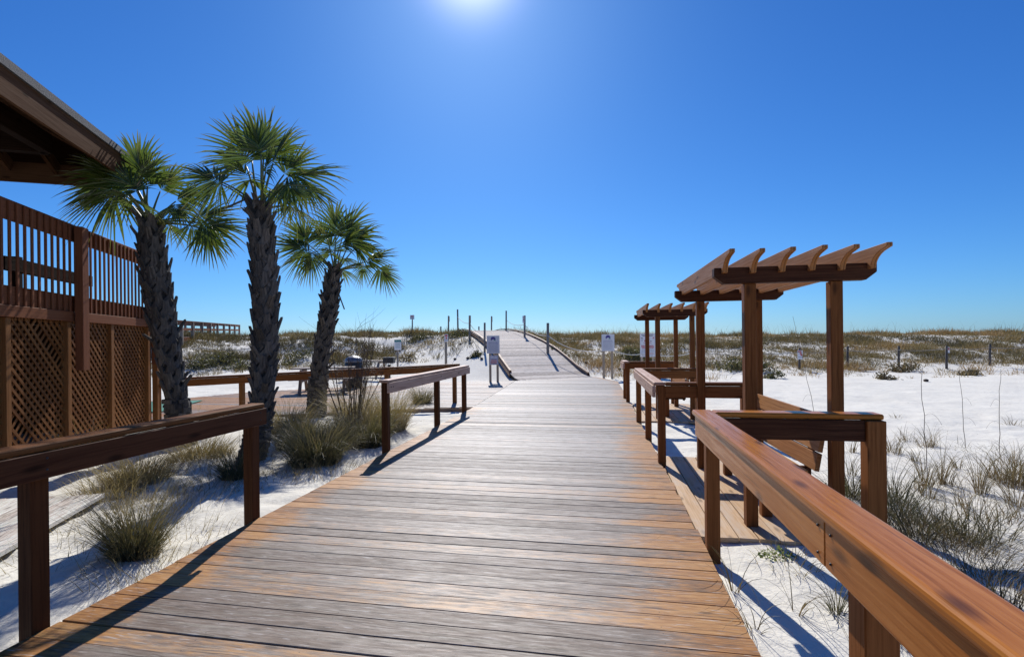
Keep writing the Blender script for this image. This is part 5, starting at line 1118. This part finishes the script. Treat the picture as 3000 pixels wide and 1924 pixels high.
SH = [('dark rounded shrub at the dune foot left of the pergola front post', 2150, 1082, 1.0, .75, 900), ('dark grey green shrub right behind the nearer pergola rear post', 2215, 1088, .8, .55, 700), ('low brown shrub at the sand edge right of the pergola post', 2262, 1108, .45, .35, 300), ('olive bush between the notice and the rules sign', 1845, 1058, 1.0, .75, 900), ('olive bush just left of the rules sign', 1872, 1052, .7, .6, 500),
      ('dark bush under the rope left of the far railing corner', 1890, 1068, .6, .4, 400), ('rusty bush at the edge of the open sand at right', 2650, 1090, .7, .6, 600), ('small rusty bush right of the plated fence post', 2840, 1098, .6, .35, 400), ('tiny bush near the right edge of the open sand', 2590, 1112, .5, .25, 260),
      ('bright green bush on the crest left of the leaning tall post', 1325, 988, .8, .35, 500), ('green patch bush beside the lone dune sign', 1225, 992, 1.3, .4, 700), ('dark hummock bush left of the kerb post', 1352, 985, 1.0, .45, 700), ('small grey bush below the kerb on the sand slope', 1390, 1045, .45, .3, 260), ('dark bush on the dune behind the middle palm trunk', 660, 1068, .9, .6, 600), ('dark bush on the dune between the two left trunks', 605, 1075, 1.2, .6, 700),
      ('dark bush at the dune foot just right of the left palm trunk', 560, 1080, .9, .5, 500), ('dark low bush at the dune foot near the middle palm', 700, 1080, .8, .45, 450), ('dark bush at the dune foot between middle and slim palms', 810, 1068, .9, .5, 500), ('grey brown bush behind the picnic table', 1010, 1062, .9, .5, 450), ('brown bush to the left of the trash bin', 985, 1050, .9, .9, 600), ('tall brown bush behind the trash bin', 1075, 1045, 1.2, .9, 800), ('tan bush below the teal header sign', 1185, 1058, 1.0, .6, 500), ('round olive bush right of the slim palm trunk', 880, 1052, .9, .9, 600), ('small bush right of the ramp by the thick rope post', 1632, 1035, .7, .45, 400), ('low bush on the slope right of the ramp', 1660, 1012, .8, .35, 350)]
for i, (lab, u, v, rx, rz_, n) in enumerate(SH):
    p = ground(u, v, 12, 44); leafy('dune_shrub', lab, p[0], p[1], rx, rz_, n, M_SHRUB if i not in (6, 7, 8, 18, 19, 20, 21) else M_DUNEB, 900 + i, SG, 0.06)
# seed pods on the slope left of the ramp
for i, (u, v) in enumerate(((1333, 1054), (1370, 1052), (1411, 1053), (1349, 1010), (2713, 1118), (1760, 1066), (1815, 1084), (1718, 1065))):
    p = ground(u, v, 6, 40); m = MB(); m.lathe((p[0], p[1], p[2] - 0.01), [(0.0, 0.0), (0.06, 0.02), (0.085, 0.06), (0.06, 0.10), (0.0, 0.115)], 9); tag(m.build('sand_clod', M_POD), 'small dark clod lying on the white dune sand', 'clod', 'dark clods on the sand')

# ================================================================ SMALL THINGS ON THE SIDE DECK
def picnic_table(label, x, y, rz):
    root = empty('picnic_table', (x, y, 0), label, 'picnic table', 'picnic tables by the side deck'); R_ = Matrix.Rotation(rz, 3, 'Z')
    def Q(a, b, c): v = R_ @ Vector((a, b, 0)); return Vector((x + v.x, y + v.y, c))
    m = MB()
    for k in range(5): m.bar(Q(-0.9, -0.3 + k * .15, .74), Q(.9, -0.3 + k * .15, .74), .14, .04)
    m.build('table_top', M_TABLE, root)
    for s in (-1, 1):
        m = MB()
        for k in (0, 1): m.bar(Q(-.9, s * (.62 + k * .15), .44), Q(.9, s * (.62 + k * .15), .44), .14, .04)
        m.build('seat', M_TABLE, root)
    for e in (-.62, .62):
        m = MB(); m.bar(Q(e, -.28, .70), Q(e, -.66, .0), .09, .04); m.build('leg', M_TABLE, root); m = MB(); m.bar(Q(e, .28, .70), Q(e, .66, .0), .09, .04); m.build('leg', M_TABLE, root)
        m = MB(); m.bar(Q(e + .045, -.75, .39), Q(e + .045, .75, .39), .04, .09); m.bar(Q(e + .045, -.36, .685), Q(e + .045, .36, .685), .04, .09); m.build('crossbar', M_TABLE, root)
    return root
tb = at(935, 1150); picnic_table('weathered picnic table on the side deck behind the slim palm', tb[0], tb[1] + .3, 0.42)
tb = atd(1075, 1075, 21.0); picnic_table('second picnic table half hidden behind the trash bin', tb[0], tb[1], 0.1).location.z = 0
bx = at(1037, 1134); root = empty('trash_bin', (bx[0], bx[1], 0), 'tall dark bin with a shiny domed metal lid', 'trash bin')
m = MB(); m.lathe((bx[0], bx[1], 0), [(0, 0), (.24, 0), (.27, .04), (.285, .5), (.29, .86), (.26, .87), (0, .87)], 24); m.build('body', M_BIN, root)
m = MB(); m.lathe((bx[0], bx[1], .87), [(0.295, -.02), (.30, .02), (.27, .10), (.17, .17), (0, .20)], 24); m.build('lid', M_METAL, root)
m = MB()
for zz in (0.25, 0.62): m.lathe((bx[0], bx[1], zz), [(0.286, -.02), (.298, -.015), (.298, .015), (.286, .02)], 24)
m.build('band', M_BLACK, root)
gp = at(1140, 1112); root = empty('charcoal_grill', (gp[0], gp[1], gp[2]), 'dark box grill on a post right of the trash bin', 'grill'); gd = 19.0; gq = atd(1140, 1060, gd); zg = gz(gq[0], gq[1])
m = MB(); m.tube([(gq[0], gq[1], zg - .2), (gq[0], gq[1], gq[2] - .1)], .05, 10); m.build('post', M_BLACK, root)
m = MB(); m.box((gq[0], gq[1], gq[2] + .05), (.40, .35, .20), MV); m.box((gq[0], gq[1], gq[2] + .165), (.48, .42, .02), MV); m.build('fire_box', M_BLACK, root, .01, 1)
m = MB()
for k in range(5): m.box((gq[0] - .16 + k * .08, gq[1], gq[2] + .182), (.012, .40, .012))
m.build('grate', M_METAL, root)
c = Vector((-10.5, 11.5, 0.012)); e1 = Vector((.36, -.93, 0)); e2 = Vector((-.93, -.36, 0)); m = MB(); m.prism([c, c + e2 * 1.9, c + e2 * 1.9 + e1 * 2.2, c + e1 * 2.2], (0, 0, .012)); tag(m.build('rubber_mat', M_MAT, None, .003, 1), 'green mat lying on the side deck beside the left palm', 'mat')

# raised walkway with railings on the far left dune
root = empty('raised_walkway', tuple(atd(553, 990, 27)), 'distant brown boardwalk with post railings over the left dune', 'walkway')
a0 = Vector(atd(480, 991, 24.5)); a1 = Vector(atd(700, 982, 45)); dv = (a1 - a0).normalized(); hv = Vector((dv.x, dv.y, 0)).normalized(); sd_ = Vector((hv.y, -hv.x, 0)); far = a1 + dv * 22 + Vector((0, 0, -0.9))
m = MB()
n = 150
for i in range(n): p = a0.lerp(a1, i / n) - sd_ * 0.9; m.box(p + Vector((0, 0, .02)), (.135, 1.8, .04), (tuple(hv), tuple(sd_), (0, 0, 1)))
m.build('deck', M_TABLE, root)
m = MB(); 
for s in (0.0, -1.8): m.bar(a0 + sd_ * s + Vector((0, 0, -.1)), a1 + sd_ * s + Vector((0, 0, -.1)), .05, .22); m.bar(a1 + sd_ * s + Vector((0, 0, -.1)), far + sd_ * s, .05, .22)
m.build('joist', M_SLAT, root)
for s in (0.05, -1.85):
    m = MB(); U_ = Vector((0, 0, 1))
    m.bar(a0 + sd_ * s + U_ * .93, a1 + sd_ * s + U_ * .93, .14, .04); m.bar(a0 + sd_ * s + U_ * .84, a1 + sd_ * s + U_ * .84, .04, .14); m.bar(a0 + sd_ * s + U_ * .47, a1 + sd_ * s + U_ * .47, .04, .14); m.build('rail', M_SLAT, root)
    L_ = (a1 - a0).length; k = 0.6
    while k < L_:
        p = a0 + dv * k + sd_ * s * 1.06; m = MB(); zb = gz(p.x, p.y) - .2; m.box((p.x, p.y, (zb + p.z + .91) / 2), (.14, .14, p.z + .91 - zb), (tuple(hv), tuple(sd_), (0, 0, 1))); m.build('post', M_GREYPOST, root); k += 2.35
